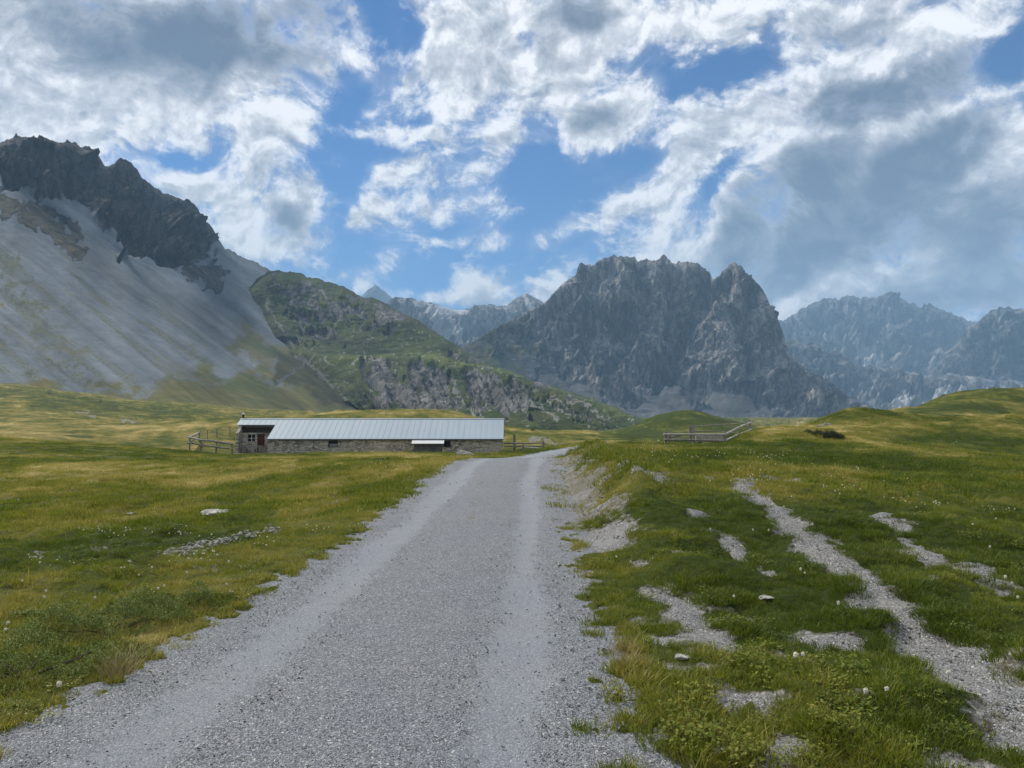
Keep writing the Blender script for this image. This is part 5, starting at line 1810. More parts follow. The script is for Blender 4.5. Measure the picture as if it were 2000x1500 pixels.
def rock_mesh(name, mat, sx, sy, sz, seed, sub_=3, rough=0.35):
    bm = bmesh.new()
    bmesh.ops.create_icosphere(bm, subdivisions=sub_, radius=1.0)
    co = np.array([v.co[:] for v in bm.verts])
    rs = np.random.default_rng(seed)
    # flat facets cut by random planes, then weathered
    r = np.ones(len(co)) * 1.2
    for _ in range(13):
        nrm = rs.normal(size=3)
        nrm /= np.linalg.norm(nrm)
        d = co @ nrm
        dist = rs.uniform(0.55, 0.95)
        r = np.where(d > 0.05, np.minimum(r, dist / np.maximum(d, 0.05)), r)
    r = r * (1 + rough * 0.35 * fbm(co[:, 0] * 1.7 + seed, co[:, 1] * 1.7, co[:, 2] * 1.7, 4, seed=seed))
    co = co * r[:, None] * np.array([sx, sy, sz])
    for v, c in zip(bm.verts, co):
        v.co = c
    me = bpy.data.meshes.new(name)
    bm.to_mesh(me)
    bm.free()
    me.materials.append(mat)
    return me


def place_rock(u, v, sx, sy, sz, seed, label, mat=None, rot=0.0, name='rock'):
    x, y = ground_hit(u, v)
    o = link(name, rock_mesh(name, mat or M_ROCKPALE, sx, sy, sz, seed))
    o.location = (x, y, gz(x, y) + sz * 0.12)
    o.rotation_euler = (0, 0, rot)
    tag(o, label, 'rock')
    return o


place_rock(906, 889.5, 0.62, 0.45, 0.34, 501, 'pale squarish boulder in the turf before the barn right end')
place_rock(420, 1003, 0.30, 0.20, 0.07, 502, 'flat pale rock lying in the left meadow above the white rubble streak')
place_rock(440, 1001, 0.13, 0.10, 0.05, 512, 'small pale rock right beside the flat rock in the left meadow')
place_rock(254, 1008, 0.11, 0.09, 0.05, 503, 'lone small pale rock in the left meadow')
place_rock(1497, 1169, 0.075, 0.05, 0.02, 504, 'flat white stone in the turf between the footpath and the road')
place_rock(12, 1462, 0.055, 0.05, 0.04, 505, 'pale bluish stone on the gravel at the lower left corner', name='stone')
place_rock(1603, 834, 0.5, 0.35, 0.22, 506, 'pale broken boulder behind the dark juniper on the right')
place_rock(1615, 831, 0.4, 0.3, 0.22, 507, 'upper pale boulder above the dark juniper on the right')
place_rock(1160, 905, 0.16, 0.13, 0.12, 508, 'grey stone jutting from the top of the cut bank beside the road')
place_rock(1335, 1286, 0.06, 0.045, 0.025, 509, 'buff stone in the grass edge at the foot of the left footpath patch')
place_rock(1418, 1246, 0.06, 0.05, 0.02, 510, 'reddish flat stone at the lower end of the stony patch', rock_mat('reddish_stone', (0.20, 0.14, 0.10), (0.36, 0.28, 0.22)))
place_rock(1063, 868, 0.5, 0.4, 0.2, 511, 'pale rock on the far turf where the road turns right')
place_rock(1403, 1470, 0.035, 0.03, 0.02, 513, 'white pebble-sized stone at the grass edge along the picture bottom')

# ------------------------------------------------------------------ grass, pebbles, flowers, shrubs
def grass_material(name, stops, trans=0.35):
    mt, t, b = new_mat(name)
    dry = t.attr('dry', 'INSTANCER')
    inf = t.new('ShaderNodeObjectInfo')
    rnd = inf.outputs['Random']
    uvw = t.attr('tip')
    bl = t.attr('blade')
    q = t.m('ADD', dry, t.m('ADD', t.m('MULTIPLY', t.m('SUBTRACT', rnd, 0.5), 0.34), t.m('ADD', t.m('MULTIPLY', t.m('SUBTRACT', bl, 0.5), 0.42), t.m('MULTIPLY', t.m('SUBTRACT', uvw, 0.5), 0.16))))
    col = t.ramp(q, stops)
    t.put(b.inputs['Base Color'], col)
    b.inputs['Roughness'].default_value = 0.55
    b.inputs['Specular IOR Level'].default_value = 0.22
    tr = t.new('ShaderNodeBsdfTranslucent')
    t.put(tr.inputs[0], t.mix(1.0, col, (1.15, 1.2, 0.7), 'MULTIPLY'))
    mx = t.new('ShaderNodeMixShader')
    mx.inputs[0].default_value = trans
    t.l.new(b.outputs[0], mx.inputs[1])
    t.l.new(tr.outputs[0], mx.inputs[2])
    t.l.new(mx.outputs[0], t.n['Material Output'].inputs[0])
    return mt


M_BLADE = grass_material('grass_blades', [(0.0, (0.060, 0.090, 0.011)), (0.28, (0.125, 0.160, 0.018)), (0.50, (0.195, 0.200, 0.030)), (0.74, (0.28, 0.240, 0.062)), (1.0, (0.42, 0.35, 0.16))])


def blades_mesh(name, n, rad, h0, h1, w, bend, seed, mat, segs=3, droop=0.0):
    rs = np.random.default_rng(seed)
    V, F, T, B = [], [], [], []
    for i in range(n):
        a = rs.uniform(0, 2 * math.pi)
        r = rad * math.sqrt(rs.uniform())
        bx, by = r * math.cos(a), r * math.sin(a)
        h = rs.uniform(h0, h1) * (1 - 0.35 * r / rad)
        la = a + rs.normal() * 0.9
        lean = bend * rs.uniform(0.3, 1.2) * h
        fa = rs.uniform(0, 2 * math.pi)
        ww = w * rs.uniform(0.7, 1.3)
        sx, sy = math.cos(fa) * ww / 2, math.sin(fa) * ww / 2
        base = len(V)
        bc = rs.uniform()
        for k in range(segs + 1):
            t = k / segs
            cx = bx + math.cos(la) * lean * t * t
            cy = by + math.sin(la) * lean * t * t
            cz = h * (t - droop * t * t * 0.5) - 0.01
            f = (1 - t) ** 0.6 if k < segs else 0.0
            if k < segs:
                V += [(cx - sx * f, cy - sy * f, cz), (cx + sx * f, cy + sy * f, cz)]
                T += [t, t]
                B += [bc, bc]
            else:
                V.append((cx, cy, cz))
                T.append(1.0)
                B.append(bc)
        for k in range(segs - 1):
            p = base + 2 * k
            F.append((p, p + 1, p + 3, p + 2))
        p = base + 2 * (segs - 1)
        F.append((p, p + 1, p + 2, p + 2))
    quads = [f for f in F if f[2] != f[3]]
    tris = [f[:3] for f in F if f[2] == f[3]]
    me = bpy.data.meshes.new(name)
    me.from_pydata(V, [], quads + tris)
    for nm, arr in (('tip', T), ('blade', B)):
        at = me.attributes.new(nm, 'FLOAT', 'POINT')
        at.data.foreach_set('value', np.array(arr, dtype=np.float32))
    me.materials.append(mat)
    return me


def herb_mesh(name, n, rad, seed, mat, lw=0.022):
    """low broad-leaved herb: rounded leaves on short stalks"""
    rs = np.random.default_rng(seed)
    V, F, T, B = [], [], [], []
    for i in range(n):
        a = rs.uniform(0, 2 * math.pi)
        r = rad * math.sqrt(rs.uniform())
        c = Vector((r * math.cos(a), r * math.sin(a), rs.uniform(0.015, 0.05)))
        s = lw * rs.uniform(0.6, 1.2)
        m = Matrix.Rotation(rs.uniform(0, 6.28), 3, 'Z') @ Matrix.Rotation(rs.uniform(-0.7, 0.7), 3, 'X')
        base = len(V)
        bc = rs.uniform()
        for k in range(6):
            an = 2 * math.pi * k / 6
            p = c + m @ Vector((s * math.cos(an) * 0.75, s * math.sin(an), 0.25 * s * math.cos(2 * an)))
            V.append(p[:])
            T.append(0.5)
            B.append(bc)
        F.append(tuple(range(base, base + 6)))
    me = bpy.data.meshes.new(name)
    me.from_pydata(V, [], F)
    for nm, arr in (('tip', T), ('blade', B)):
        at = me.attributes.new(nm, 'FLOAT', 'POINT')
        at.data.foreach_set('value', np.array(arr, dtype=np.float32))
    me.materials.append(mat)
    return me


def proto_collection(name, meshes):
    c = bpy.data.collections.new(name)
    for i, me in enumerate(meshes):
        o = bpy.data.objects.new('%s_%s' % (name, 'abcdefghijklmnop'[i]), me)
        c.objects.link(o)
    return c


def scatter(name, P, rot, scale, idx, coll, attrs=None):
    """one mesh of points that carries copies of the meshes in coll"""
    n = len(P)
    me = bpy.data.meshes.new(name)
    me.vertices.add(n)
    me.vertices.foreach_set('co', np.ascontiguousarray(P, dtype=np.float32).ravel())
    at = me.attributes.new('turn', 'FLOAT_VECTOR', 'POINT')
    at.data.foreach_set('vector', np.ascontiguousarray(rot, dtype=np.float32).ravel())
    at = me.attributes.new('size', 'FLOAT_VECTOR', 'POINT')
    at.data.foreach_set('vector', np.ascontiguousarray(scale, dtype=np.float32).ravel())
    at = me.attributes.new('pick', 'INT', 'POINT')
    at.data.foreach_set('value', np.ascontiguousarray(idx, dtype=np.int32))
    for k, arr in (attrs or {}).items():
        at = me.attributes.new(k, 'FLOAT', 'POINT')
        at.data.foreach_set('value', np.ascontiguousarray(arr, dtype=np.float32))
    o = link(name, me)
    ng = bpy.data.node_groups.new(name + '_copies', 'GeometryNodeTree')
    ng.interface.new_socket('Geometry', in_out='INPUT', socket_type='NodeSocketGeometry')
    ng.interface.new_socket('Geometry', in_out='OUTPUT', socket_type='NodeSocketGeometry')
    N = ng.nodes
    gi, go = N.new('NodeGroupInput'), N.new('NodeGroupOutput')
    ip = N.new('GeometryNodeInstanceOnPoints')
    ci = N.new('GeometryNodeCollectionInfo')
    ci.inputs['Collection'].default_value = coll
    ci.inputs['Separate Children'].default_value = True
    ci.inputs['Reset Children'].default_value = True

    def na(nm, typ):
        a = N.new('GeometryNodeInputNamedAttribute')
        a.data_type = typ
        a.inputs['Name'].default_value = nm
        return [s for s in a.outputs if s.enabled and s.name == 'Attribute'][0]
    L = ng.links
    L.new(gi.outputs[0], ip.inputs['Points'])
    L.new(ci.outputs[0], ip.inputs['Instance'])
    ip.inputs['Pick Instance'].default_value = True
    L.new(na('pick', 'INT'), ip.inputs['Instance Index'])
    er = N.new('FunctionNodeEulerToRotation')
    L.new(na('turn', 'FLOAT_VECTOR'), er.inputs[0])
    L.new(er.outputs[0], ip.inputs['Rotation'])
    L.new(na('size', 'FLOAT_VECTOR'), ip.inputs['Scale'])
    L.new(ip.outputs[0], go.inputs[0])
    md = o.modifiers.new('copies', 'NODES')
    md.node_group = ng
    return o


def field_points(bands, side=0.80):
    """random points over the meadow in view: bands of (y0, y1, number per square metre)"""
    X, Y = [], []
    for y0, y1, dens in bands:
        area = side * (y1 ** 2 - y0 ** 2) + 3.2 * (y1 - y0)
        n = int(area * dens)
        yy = np.sqrt(rng.uniform(y0 ** 2, y1 ** 2, n))
        xx = rng.uniform(-1, 1, n) * (side * yy + 1.6)
        X.append(xx)
        Y.append(yy)
    return np.concatenate(X), np.concatenate(Y)


def slope_tilt(x, y):
    e = 0.15
    zx = (ground_z(x + e, y, False) - ground_z(x - e, y, False)) / (2 * e)
    zy = (ground_z(x, y + e, False) - ground_z(x, y - e, False)) / (2 * e)
    return zx, zy


def build_grass():
    kinds = []
    for k in range(4):      # 0-3 short cropped turf
        kinds.append(blades_mesh('turf', 60, 0.075, 0.022, 0.062, 0.0042, 0.8, 600 + k, M_BLADE))
    for k in range(3):      # 4-6 longer tussock
        kinds.append(blades_mesh('tussock', 58, 0.065, 0.035, 0.085, 0.0048, 0.9, 610 + k, M_BLADE, 4, 0.25))
    for k in range(2):      # 7-8 thin tall bents
        kinds.append(blades_mesh('bents', 9, 0.08, 0.08, 0.17, 0.0028, 0.5, 620 + k, M_BLADE, 4, 0.2))
    for k in range(2):      # 9-10 low herbs
        kinds.append(herb_mesh('herbs', 60, 0.09, 630 + k, M_BLADE, 0.0085))
    for k in range(3):      # 11-13 coarse tuft for the middle distance
        kinds.append(blades_mesh('coarse_tuft', 60, 0.30, 0.04, 0.13, 0.014, 0.7, 640 + k, M_BLADE, 2))
    coll = proto_collection('grass_tuft', kinds)
    X, Y = field_points([(1.7, 4, 380), (4, 7, 270), (7, 11, 150), (11, 17, 75), (17, 28, 30), (28, 50, 11), (50, 84, 4.5)])
    rm = road_mask(X, Y) * (Y < 130)
    a, b = road_x(Y)
    inroad = (X > a - 0.02) & (X < b + 0.02)
    bm_ = np.zeros(len(X))
    nr = Y < 40
    bm_[nr] = bare_mask(X[nr], Y[nr])
    clump = fbm(X / 0.5, Y / 0.5, None, 3, seed=651)
    keep_p = (1 - 0.985 * sstep(rm, 0.15, 0.75)) * (1 - 0.94 * sstep(bm_, 0.25, 0.9))
    bk_ = sstep(Y, 9, 13) * (Y < 33) * (X > b) * (X < b + 1.1)
    keep_p = np.maximum(keep_p, 0.16 * bk_)
    S = (X - a) / (b - a)
    crown = np.exp(-((S - 0.5) / 0.12) ** 2)
    keep_p = np.where(inroad & (rm > 0.75), 0.004 + 0.012 * crown * sstep(Y, 8, 18), keep_p)
    yard = (X > -31.6) & (X < -0.8) & (Y > 84.4)
    keep_p[yard] = 0
    k = rng.uniform(size=len(X)) < keep_p
    X, Y, rm, bm_, clump, a, b = X[k], Y[k], rm[k], bm_[k], clump[k], a[k], b[k]
    Z = ground_z(X, Y)
    dry = dryness(X, Y, Z)
    n = len(X)
    u = rng.uniform(size=n)
    r = np.hypot(X, Y)
    idx = rng.integers(0, 4, n)
    patch = fbm(X / 1.3, Y / 1.3, None, 3, seed=655)
    edge = np.exp(-((np.minimum(np.abs(X - a), np.abs(X - b))) / 0.35) ** 2) + 1.1 * np.exp(-((X - b - 1.1) / 0.2) ** 2) * sstep(Y, 9, 13) + 0.7 * sstep(bm_, 0.02, 0.2)
    left = X < a
    p_tus = np.clip(0.10 + 0.55 * patch + 0.32 * edge + 0.10 * left, 0.02, 0.7)
    idx = np.where(u < p_tus, rng.integers(4, 7, n), idx)
    p_b = np.clip(0.008 + 0.12 * (dry - 0.4) + 0.03 * left, 0.002, 0.15)
    u2 = rng.uniform(size=n)
    idx = np.where(u2 < p_b, rng.integers(7, 9, n), idx)
    u3 = rng.uniform(size=n)
    idx = np.where((u3 < 0.02 + 0.09 * sstep(fbm(X / 0.8, Y / 0.8, None, 2, seed=659), 0.15, 0.4)) & (r < 12) & (dry < 0.6), rng.integers(9, 11, n), idx)
    dry = np.where((idx == 9) | (idx == 10), np.minimum(dry, 0.30), dry)
    far = rng.uniform(size=n) < sstep(Y, 10.5, 17)
    idx = np.where(far, rng.integers(11, 14, n), idx)
    sc = rng.uniform(0.7, 1.3, n) * (1 + 0.45 * np.clip(clump, -0.6, 0.8))
    sc = sc * np.where(far, 0.62 + 0.009 * Y, 1.0)
    onroad = (X > a) & (X < b) & (rm > 0.3) & (Y < 130)
    sc = np.where(onroad | (bm_ > 0.55), sc * 0.55, sc)
    hz = rng.uniform(0.75, 1.25, n)
    zx, zy = slope_tilt(X, Y)
    rot = np.stack([zy * 0.7 + rng.normal(0, 0.06, n), -zx * 0.7 + rng.normal(0, 0.06, n), rng.uniform(0, 6.283, n)], -1)
    # the turn about z comes first in an XYZ euler, so tilt stays small and random
    rot[:, 0:2] = np.clip(rot[:, 0:2], -0.5, 0.5)
    o = scatter('grass', np.stack([X, Y, Z - 0.004], -1), rot, np.stack([sc, sc, sc * hz], -1), idx, coll, {'dry': dry})
    tag(o, 'short alpine grass and herbs covering the meadow', 'grass', kind='stuff')
    print('grass tufts', n)


build_grass()


M_RUBBLE = rock_mat('white_rubble', (0.40, 0.39, 0.36), (0.66, 0.65, 0.60), 40)


def build_pebbles():
    pm = [rock_mesh('pebble', M_PEBBLE if k < 4 else M_PEBBLEW, 1.0, 0.72, 0.45, 700 + k, 1, 0.2) for k in range(6)]
    coll = proto_collection('pebble', pm)
    Xs, Ys, Ss = [], [], []
    for y0, y1, dens, s0, s1 in ((1.9, 4.5, 900, 0.004, 0.011), (4.5, 8, 420, 0.005, 0.013), (8, 14, 110, 0.007, 0.017), (14, 27, 26, 0.010, 0.022)):
        X, Y = field_points([(y0, y1, dens)])
        a, b = road_x(Y)
        S = (X - a) / (b - a)
        trk = np.exp(-((S - 0.25) / 0.11) ** 2) + np.exp(-((S - 0.76) / 0.09) ** 2)
        p = road_mask(X, Y) * (0.75 - 0.62 * np.clip(trk, 0, 1) + 0.35 * sstep(S, 0.86, 1.0))
        p = np.maximum(p, 0.65 * sstep(bare_mask(X, Y), 0.3, 0.7))
        k = rng.uniform(size=len(X)) < p
        X, Y = X[k], Y[k]
        Xs.append(X)
        Ys.append(Y)
        Ss.append(s0 + (s1 - s0) * rng.uniform(size=len(X)) ** 2.6 * (1 + 0.7 * (rng.uniform(size=len(X)) > 0.985)))
    X, Y, S = np.concatenate(Xs), np.concatenate(Ys), np.concatenate(Ss)
    a, b = road_x(Y)
    Z = np.where(road_mask(X, Y) > 0.3, road_z(Y) - 0.018, ground_z(X, Y, False) - 0.028)
    n = len(X)
    right = X > b - 0.2
    bank = sstep(Y, 9, 13) * (X > b) * (X < b + 1.0)
    S = S * (1 + 0.9 * bank + 0.5 * (X > b + 0.3) * (rng.uniform(size=n) > 0.6))
    idx = np.where(right & (rng.uniform(size=n) < 0.6), rng.integers(4, 6, n), rng.integers(0, 4, n))
    rot = np.stack([rng.normal(0, 0.35, n), rng.normal(0, 0.35, n), rng.uniform(0, 6.283, n)], -1)
    o = scatter('gravel', np.stack([X, Y, Z + S * 0.10], -1), rot, np.repeat(S[:, None], 3, 1), idx, coll)
    tag(o, 'loose grey stones and chippings on the road and footpaths', 'gravel', kind='stuff')
    print('pebbles', n)
    # streaks of white rubble in the left meadow
    us, vs_, ss_ = [], [], []
    for pts, w, cnt, s in (([(318, 1082), (360, 1074), (420, 1060), (480, 1046), (545, 1033)], 9, 420, 0.034), ([(360, 1084), (420, 1076)], 5, 70, 0.028), ([(645, 985), (680, 975), (712, 966)], 4, 80, 0.032), ([(270, 1020), (330, 1030)], 10, 14, 0.03)):
        L = np.array(pts, float)
        for i in range(cnt):
            t = rng.uniform(0, len(L) - 1.001)
            j = int(t)
            c = L[j] + (L[j + 1] - L[j]) * (t - j)
            us.append(c[0] + rng.normal() * w * 0.8)
            vs_.append(c[1] + rng.normal() * w * 0.45)
            ss_.append(s * (0.35 + 0.9 * rng.uniform() ** 2))
    Pq = np.array([ground_hit(u, v) for u, v in zip(us, vs_)])
    zz = ground_z(Pq[:, 0], Pq[:, 1])
    n = len(Pq)
    ss_ = np.array(ss_)
    wm = [rock_mesh('rubble_stone', M_RUBBLE, 1.0, 0.75, 0.45, 720 + k, 2, 0.25) for k in range(5)]
    o = scatter('rubble', np.stack([Pq[:, 0], Pq[:, 1], zz + ss_ * 0.2], -1), np.stack([rng.normal(0, 0.3, n), rng.normal(0, 0.3, n), rng.uniform(0, 6.28, n)], -1), np.repeat(ss_[:, None], 3, 1), rng.integers(0, 5, n), proto_collection('rubble_stone', wm))
    tag(o, 'streak of small white rubble stones in the left meadow', 'rubble', kind='stuff')


build_pebbles()

# flower heads: the nearest ones are things of their own
M_SEED = plain_material('dandelion_down', (0.80, 0.77, 0.66), 0.95, 0.08, 60)
M_STEM = plain_material('flower_stem', (0.11, 0.14, 0.045), 0.8, 0.2)


def seed_head_mesh(seed, spokes=90):
    rs = np.random.default_rng(seed)
    V, F = [], []
    for i in range(spokes):
        d = rs.normal(size=3)
        d /= np.linalg.norm(d)
        d = Vector(d)
        s = d.orthogonal().normalized()
        q = d.cross(s)
        r = 0.021 * rs.uniform(0.75, 1.05)
        w = 0.0035
        b = len(V)
        V += [(d * 0.004)[:], (d * r + s * w)[:], (d * r - s * w * 0.6 + q * w)[:], (d * r - s * w * 0.6 - q * w)[:]]
        F += [(b, b + 1, b + 2), (b, b + 2, b + 3), (b + 1, b + 3, b + 2)]
    me = bpy.data.meshes.new('seed_head')
    me.from_pydata(V, [], F)
    me.materials.append(M_SEED)
    return me


def make_flower(x, y, h, sc):
    z = gz(x, y)
    root = empty('dandelion', (x, y, z))
    m = MB()
    m.log((x, y, z - 0.03), (x + 0.012, y, z + h), 0.0028, 0.0022, 6, 0.05, 4, 3)
    m.build('stem', M_STEM, root)
    hd = link('seed_head', seed_head_mesh(int(x * 997) & 1023), root)
    hd.location = (0.012, 0, h + 0.012)
    hd.scale = (sc, sc, sc)
    return root


FL = [(1556, 1289, 1.2), (1571, 1288, .9), (1689, 1363, 1.0), (1731, 1357, .9), (1637, 1188, .9), (1850, 1326, .9), (1432, 1172, .8), (1565, 1120, .8), (1573, 1122, .7), (1205, 1091, .8), (1233, 1091, .8), (1471, 1037, .8), (1502, 1040, .8),
      (1388, 1033, .8), (1200, 963, .8), (1545, 975, .9), (1530, 985, .8), (1640, 970, .8), (1680, 958, .8), (1965, 1130, .9), (1976, 1137, .8), (1990, 1173, .8), (1935, 1076, .8), (1900, 1026, .8), (1828, 988, .8),
      (118, 1334, 1.1), (13, 1225, .9), (12, 1235, .9), (186, 1174, .9), (243, 1173, .8), (256, 1174, .8), (310, 1155, .9), (319, 1152, .8), (385, 1152, .8), (444, 1147, .8), (450, 1158, .7), (299, 1173, .7), (88, 1173, .8), (89, 1158, .8),
      (447, 1104, .8), (270, 1128, .7), (42, 1138, .7), (365, 1123, .7), (452, 1160, .7), (300, 1160, .6)]
PROTO = None
for i, (u, v, sc) in enumerate(FL):
    x, y = ground_hit(u, v + 8 * sc * 10 / max(3.0, ground_hit(u, v)[1]))
    h = 0.075 + 0.05 * random.random()
    if PROTO is None:
        PROTO = make_flower(x, y, h, 1.0)
        o = PROTO
    else:
        o = PROTO.copy()
        COL.objects.link(o)
        o.location = (x, y, gz(x, y))
        for ch in PROTO.children:
            c = ch.copy()
            COL.objects.link(c)
            c.parent = o
    o.scale = (sc * .65, sc * .65, sc * .65 * (1.0 + 0.4 * random.random()))
    o.rotation_euler = (0, 0, random.uniform(0, 6.28))
    if u > 1000:
        tag(o, 'pale round dandelion clock in the turf right of the road', 'flower', 'dandelion clocks in the turf right of the road')
    else:
        tag(o, 'pale round dandelion clock in the meadow left of the road', 'flower', 'dandelion clocks in the meadow left of the road')


def build_far_flowers():
    pts = []
    for (u0, u1, v0, v1, n) in ((1460, 1580, 885, 925, 90), (1300, 1480, 880, 900, 30), (1240, 1500, 895, 975, 60), (1560, 1760, 915, 985, 60), (1760, 2000, 960, 1010, 24), (1350, 2000, 985, 1060, 36), (100, 360, 1010, 1060, 90), (0, 300, 1060, 1140, 50),
                              (330, 560, 1060, 1110, 50), (560, 760, 960, 1060, 80), (760, 860, 900, 950, 25), (0, 500, 930, 1000, 30), (300, 560, 1110, 1150, 20), (1100, 1300, 868, 890, 14)):
        for i in range(max(2, n // 14)):
            c = (rng.uniform(u0, u1), rng.uniform(v0, v1))
            for q in range(int(rng.integers(3, 14))):
                pts.append((c[0] + rng.normal() * 26, c[1] + rng.normal() * 6))
    P = np.array([ground_hit(u, v) for u, v in pts])
    z = ground_z(P[:, 0], P[:, 1])
    a, b = road_x(P[:, 1])
    k = (P[:, 0] < a - 0.1) | (P[:, 0] > b + 0.2)
    P, z = P[k], z[k]
    n = len(P)
    sc = (0.3 + 0.45 * rng.uniform(size=n)) * (0.6 + 0.020 * P[:, 1])
    rot = np.stack([rng.normal(0, .2, n), rng.normal(0, .2, n), rng.uniform(0, 6.28, n)], -1)
    o = scatter('wildflowers', np.stack([P[:, 0], P[:, 1], z + 0.07 + 0.04 * rng.uniform(size=n)], -1), rot, np.repeat(sc[:, None], 3, 1), rng.integers(0, 3, n), proto_collection('flower_head', [seed_head_mesh(900 + k, 60) for k in range(3)]))
    tag(o, 'many small pale flower heads sprinkled through the meadow', 'wildflowers', kind='stuff')


build_far_flowers()


# junipers
def juniper_material(name, stops):
    mt, t, b = new_mat(name)
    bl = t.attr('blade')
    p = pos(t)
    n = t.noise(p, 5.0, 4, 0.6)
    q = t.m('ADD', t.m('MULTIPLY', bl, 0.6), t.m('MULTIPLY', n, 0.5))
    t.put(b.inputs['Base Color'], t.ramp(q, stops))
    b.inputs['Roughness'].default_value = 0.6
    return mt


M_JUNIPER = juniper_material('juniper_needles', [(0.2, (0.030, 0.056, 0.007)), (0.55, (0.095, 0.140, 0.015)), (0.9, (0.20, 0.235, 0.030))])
M_JUNIPER_DARK = juniper_material('dark_juniper_needles', [(0.2, (0.008, 0.016, 0.005)), (0.55, (0.020, 0.036, 0.010)), (0.9, (0.045, 0.066, 0.018))])
M_BARK = plain_material('juniper_bark', (0.055, 0.042, 0.03), 0.9)


def juniper(name_label, cx, cy, length, width, height, ang, n_sprays, needle, seed, group=None):
    """creeping juniper: many needle sprays on a low uneven mound"""
    rs = np.random.default_rng(seed)
    ca, sa = math.cos(ang), math.sin(ang)
    V, F, B = [], [], []
    s_ = rs.uniform(-1, 1, (n_sprays * 2, 2))
    s_ = s_[(s_ ** 2).sum(1) < 1][:n_sprays]
    gx = cx + (s_[:, 0] * length * ca - s_[:, 1] * width * sa)
    gy = cy + (s_[:, 0] * length * sa + s_[:, 1] * width * ca)
    lump = fbm(gx / (height * 1.3), gy / (height * 1.3), None, 3, seed=seed)
    e = 1 - (s_ ** 2).sum(1)
    hh = height * np.clip(e ** 0.55 * (0.75 + 1.1 * lump), 0.03, 1.4)
    zz = ground_z(gx, gy, False)
    z0 = gz(cx, cy)
    for i in range(len(s_)):
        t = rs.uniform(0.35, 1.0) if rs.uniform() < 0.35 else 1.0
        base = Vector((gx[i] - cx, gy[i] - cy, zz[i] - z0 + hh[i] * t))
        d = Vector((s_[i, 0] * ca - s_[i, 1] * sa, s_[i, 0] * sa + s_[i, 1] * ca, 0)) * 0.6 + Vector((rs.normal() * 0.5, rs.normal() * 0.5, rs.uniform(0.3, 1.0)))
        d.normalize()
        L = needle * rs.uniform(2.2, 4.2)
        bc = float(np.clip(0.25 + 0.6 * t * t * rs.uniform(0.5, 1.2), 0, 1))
        for k in range(7):
            q = base + d * L * (k / 7.0)
            o_ = d.orthogonal().normalized()
            o_.rotate(Matrix.Rotation(rs.uniform(0, 6.28), 3, d).to_quaternion())
            nd = (d * 0.8 + o_).normalized() * needle * rs.uniform(0.7, 1.2)
            w = nd.cross(d).normalized() * needle * 0.16
            b = len(V)
            V += [(q - w)[:], (q + w)[:], (q + nd)[:]]
            F.append((b, b + 1, b + 2))
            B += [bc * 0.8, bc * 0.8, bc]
    root = empty('juniper_bush', (cx, cy, z0))
    me = bpy.data.meshes.new('foliage')
    me.from_pydata(V, [], F)
    at = me.attributes.new('blade', 'FLOAT', 'POINT')
    at.data.foreach_set('value', np.array(B, dtype=np.float32))
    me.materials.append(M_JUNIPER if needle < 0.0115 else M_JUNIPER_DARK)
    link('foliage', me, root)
    m = MB()
    for k in range(6):
        a = k * 1.05 + rs.uniform(-0.3, 0.3)
        ex = Vector((cx + length * 0.6 * math.cos(a) * ca - width * 0.6 * math.sin(a) * sa, cy + length * 0.6 * math.cos(a) * sa + width * 0.6 * math.sin(a) * ca, z0 + height * 0.45))
        m.log((cx, cy, z0 - 0.02), ex, max(0.008, height * 0.05), height * 0.02, 6, 0.1, 4, seed + k)
    m.build('stem', M_BARK, root)
    tag(root, name_label, 'shrub', group)
    return root


def juniper_px(u, v, wpx, hpx, n, label, seed, flat=0.6, ang=0.0):
    x, y = ground_hit(u, v)
    L = wpx / 2 / FPX * y
    H = hpx / FPX * y
    return juniper(label, x, y + L * flat * 0.3, L, L * flat, H, ang, n, max(0.012, H * 0.12), seed)


def near_junipers():
    for (u, v, l, w, h, ang, lab, sd) in ((50, 1318, 0.72, 0.36, 0.20, 0.72, 'dark green creeping juniper at the left edge beside the road', 801), (215, 1232, 0.58, 0.28, 0.15, 0.72, 'flat juniper mat in the left verge behind the tuft of dry straw', 802),
                                          (340, 1186, 0.50, 0.24, 0.14, 0.66, 'small dark juniper at the road edge farther up the left verge', 803)):
        x, y = ground_hit(u, v)
        juniper(lab, x, y, l, w, h, ang, 5200, 0.011, sd)


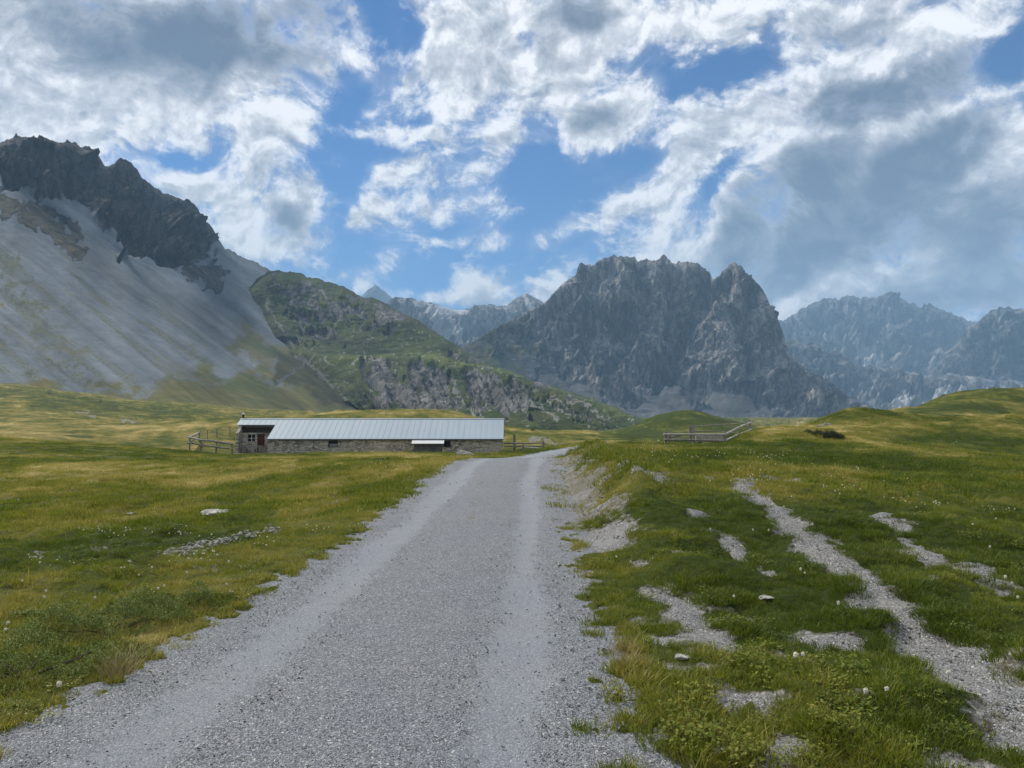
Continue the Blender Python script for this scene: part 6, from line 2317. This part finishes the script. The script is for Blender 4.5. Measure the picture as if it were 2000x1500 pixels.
near_junipers()
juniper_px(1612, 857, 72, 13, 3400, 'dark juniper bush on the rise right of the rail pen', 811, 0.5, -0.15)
for (u, v, w, h, lab, sd) in ((95, 772, 9, 6, 'tiny dark juniper below the scree on the far left slope', 821), (196, 787, 7, 4, 'tiny dark juniper in the green hollow on the left slope', 822),
                              (505, 796, 6, 4, 'tiny dark juniper on the slope above the barn chimney', 823), (362, 749, 8, 5, 'dark juniper at the foot of the scree fan', 824),
                              (1040, 842, 9, 6, 'small dark juniper on the slope behind the barn right end', 825), (1843, 774, 10, 6, 'small dark juniper on the left skyline of the highest right hill', 826),
                              (1737, 799, 12, 4, 'low dark juniper on the crest of the first right hillock', 827), (1944, 758, 18, 4, 'flat dark juniper on the summit of the highest right hill', 828),
                              (670, 803, 7, 3, 'tiny dark juniper on the crest behind the barn roof', 829), (1160, 853, 6, 4, 'tiny dark juniper on the distant turf left of the green mound', 830),
                              (545, 790, 6, 3, 'tiny dark juniper on the fan above the barn roof left end', 831), (1655, 872, 14, 6, 'low dark juniper mat below the dark bush on the right', 832)):
    juniper_px(u, v, w, h, 120, lab, sd, 0.7)


def straw_tuft(u, v, label, n, hgt, seed, lean=0.9, rad=0.11):
    x, y = ground_hit(u, v)
    mt = plain_material('dry_straw', (0.30, 0.235, 0.12), 0.8, 0.3, 30)
    me = blades_mesh('dry_grass_tuft', n, rad, hgt * 0.4, hgt, 0.0035, lean, seed, mt, 4, 0.3)
    o = link('dry_grass_tuft', me)
    o.location = (x, y, gz(x, y) + 0.01)
    tag(o, label, 'plant')


straw_tuft(232, 1320, 'tuft of dry straw-coloured grass drooping over the left road edge', 110, 0.30, 841)
straw_tuft(1222, 1268, 'reddish dry grass tuft at the right road edge', 120, 0.17, 842, 0.6)
straw_tuft(1238, 1300, 'taller bleached grass tuft at the right road edge nearest the camera', 90, 0.16, 843, 0.6)
straw_tuft(685, 1074, 'small rusty dead plant on the left side of the road', 60, 0.06, 844, 1.4, 0.04)
straw_tuft(806, 1080, 'faint rusty dead plant near the middle of the road', 40, 0.05, 845, 1.4, 0.04)

# ------------------------------------------------------------------ air
def build_haze():
    bm = bmesh.new()
    bmesh.ops.create_cube(bm, size=1.0)
    me = bpy.data.meshes.new('haze')
    lo, hi = Vector((-9000, -700, -75)), Vector((9000, 10500, 1800))
    for v in bm.verts:
        v.co = Vector([lo[i] + (v.co[i] + 0.5) * (hi[i] - lo[i]) for i in range(3)])
    bm.to_mesh(me)
    bm.free()
    mt = bpy.data.materials.new('haze_air')
    mt.use_nodes = True
    t = NT(mt.node_tree)
    t.n.clear()
    out = t.new('ShaderNodeOutputMaterial')
    pv = t.new('ShaderNodeVolumePrincipled')
    pv.inputs['Color'].default_value = (0.38, 0.66, 0.98, 1)
    pv.inputs['Density'].default_value = HAZE
    pv.inputs['Anisotropy'].default_value = 0.0
    t.l.new(pv.outputs[0], out.inputs['Volume'])
    me.materials.append(mt)
    o = link('haze', me)
    tag(o, 'thin blue mountain haze filling the valley air', 'haze', kind='stuff')
    return o


HAZE = 1.0e-4
build_haze()
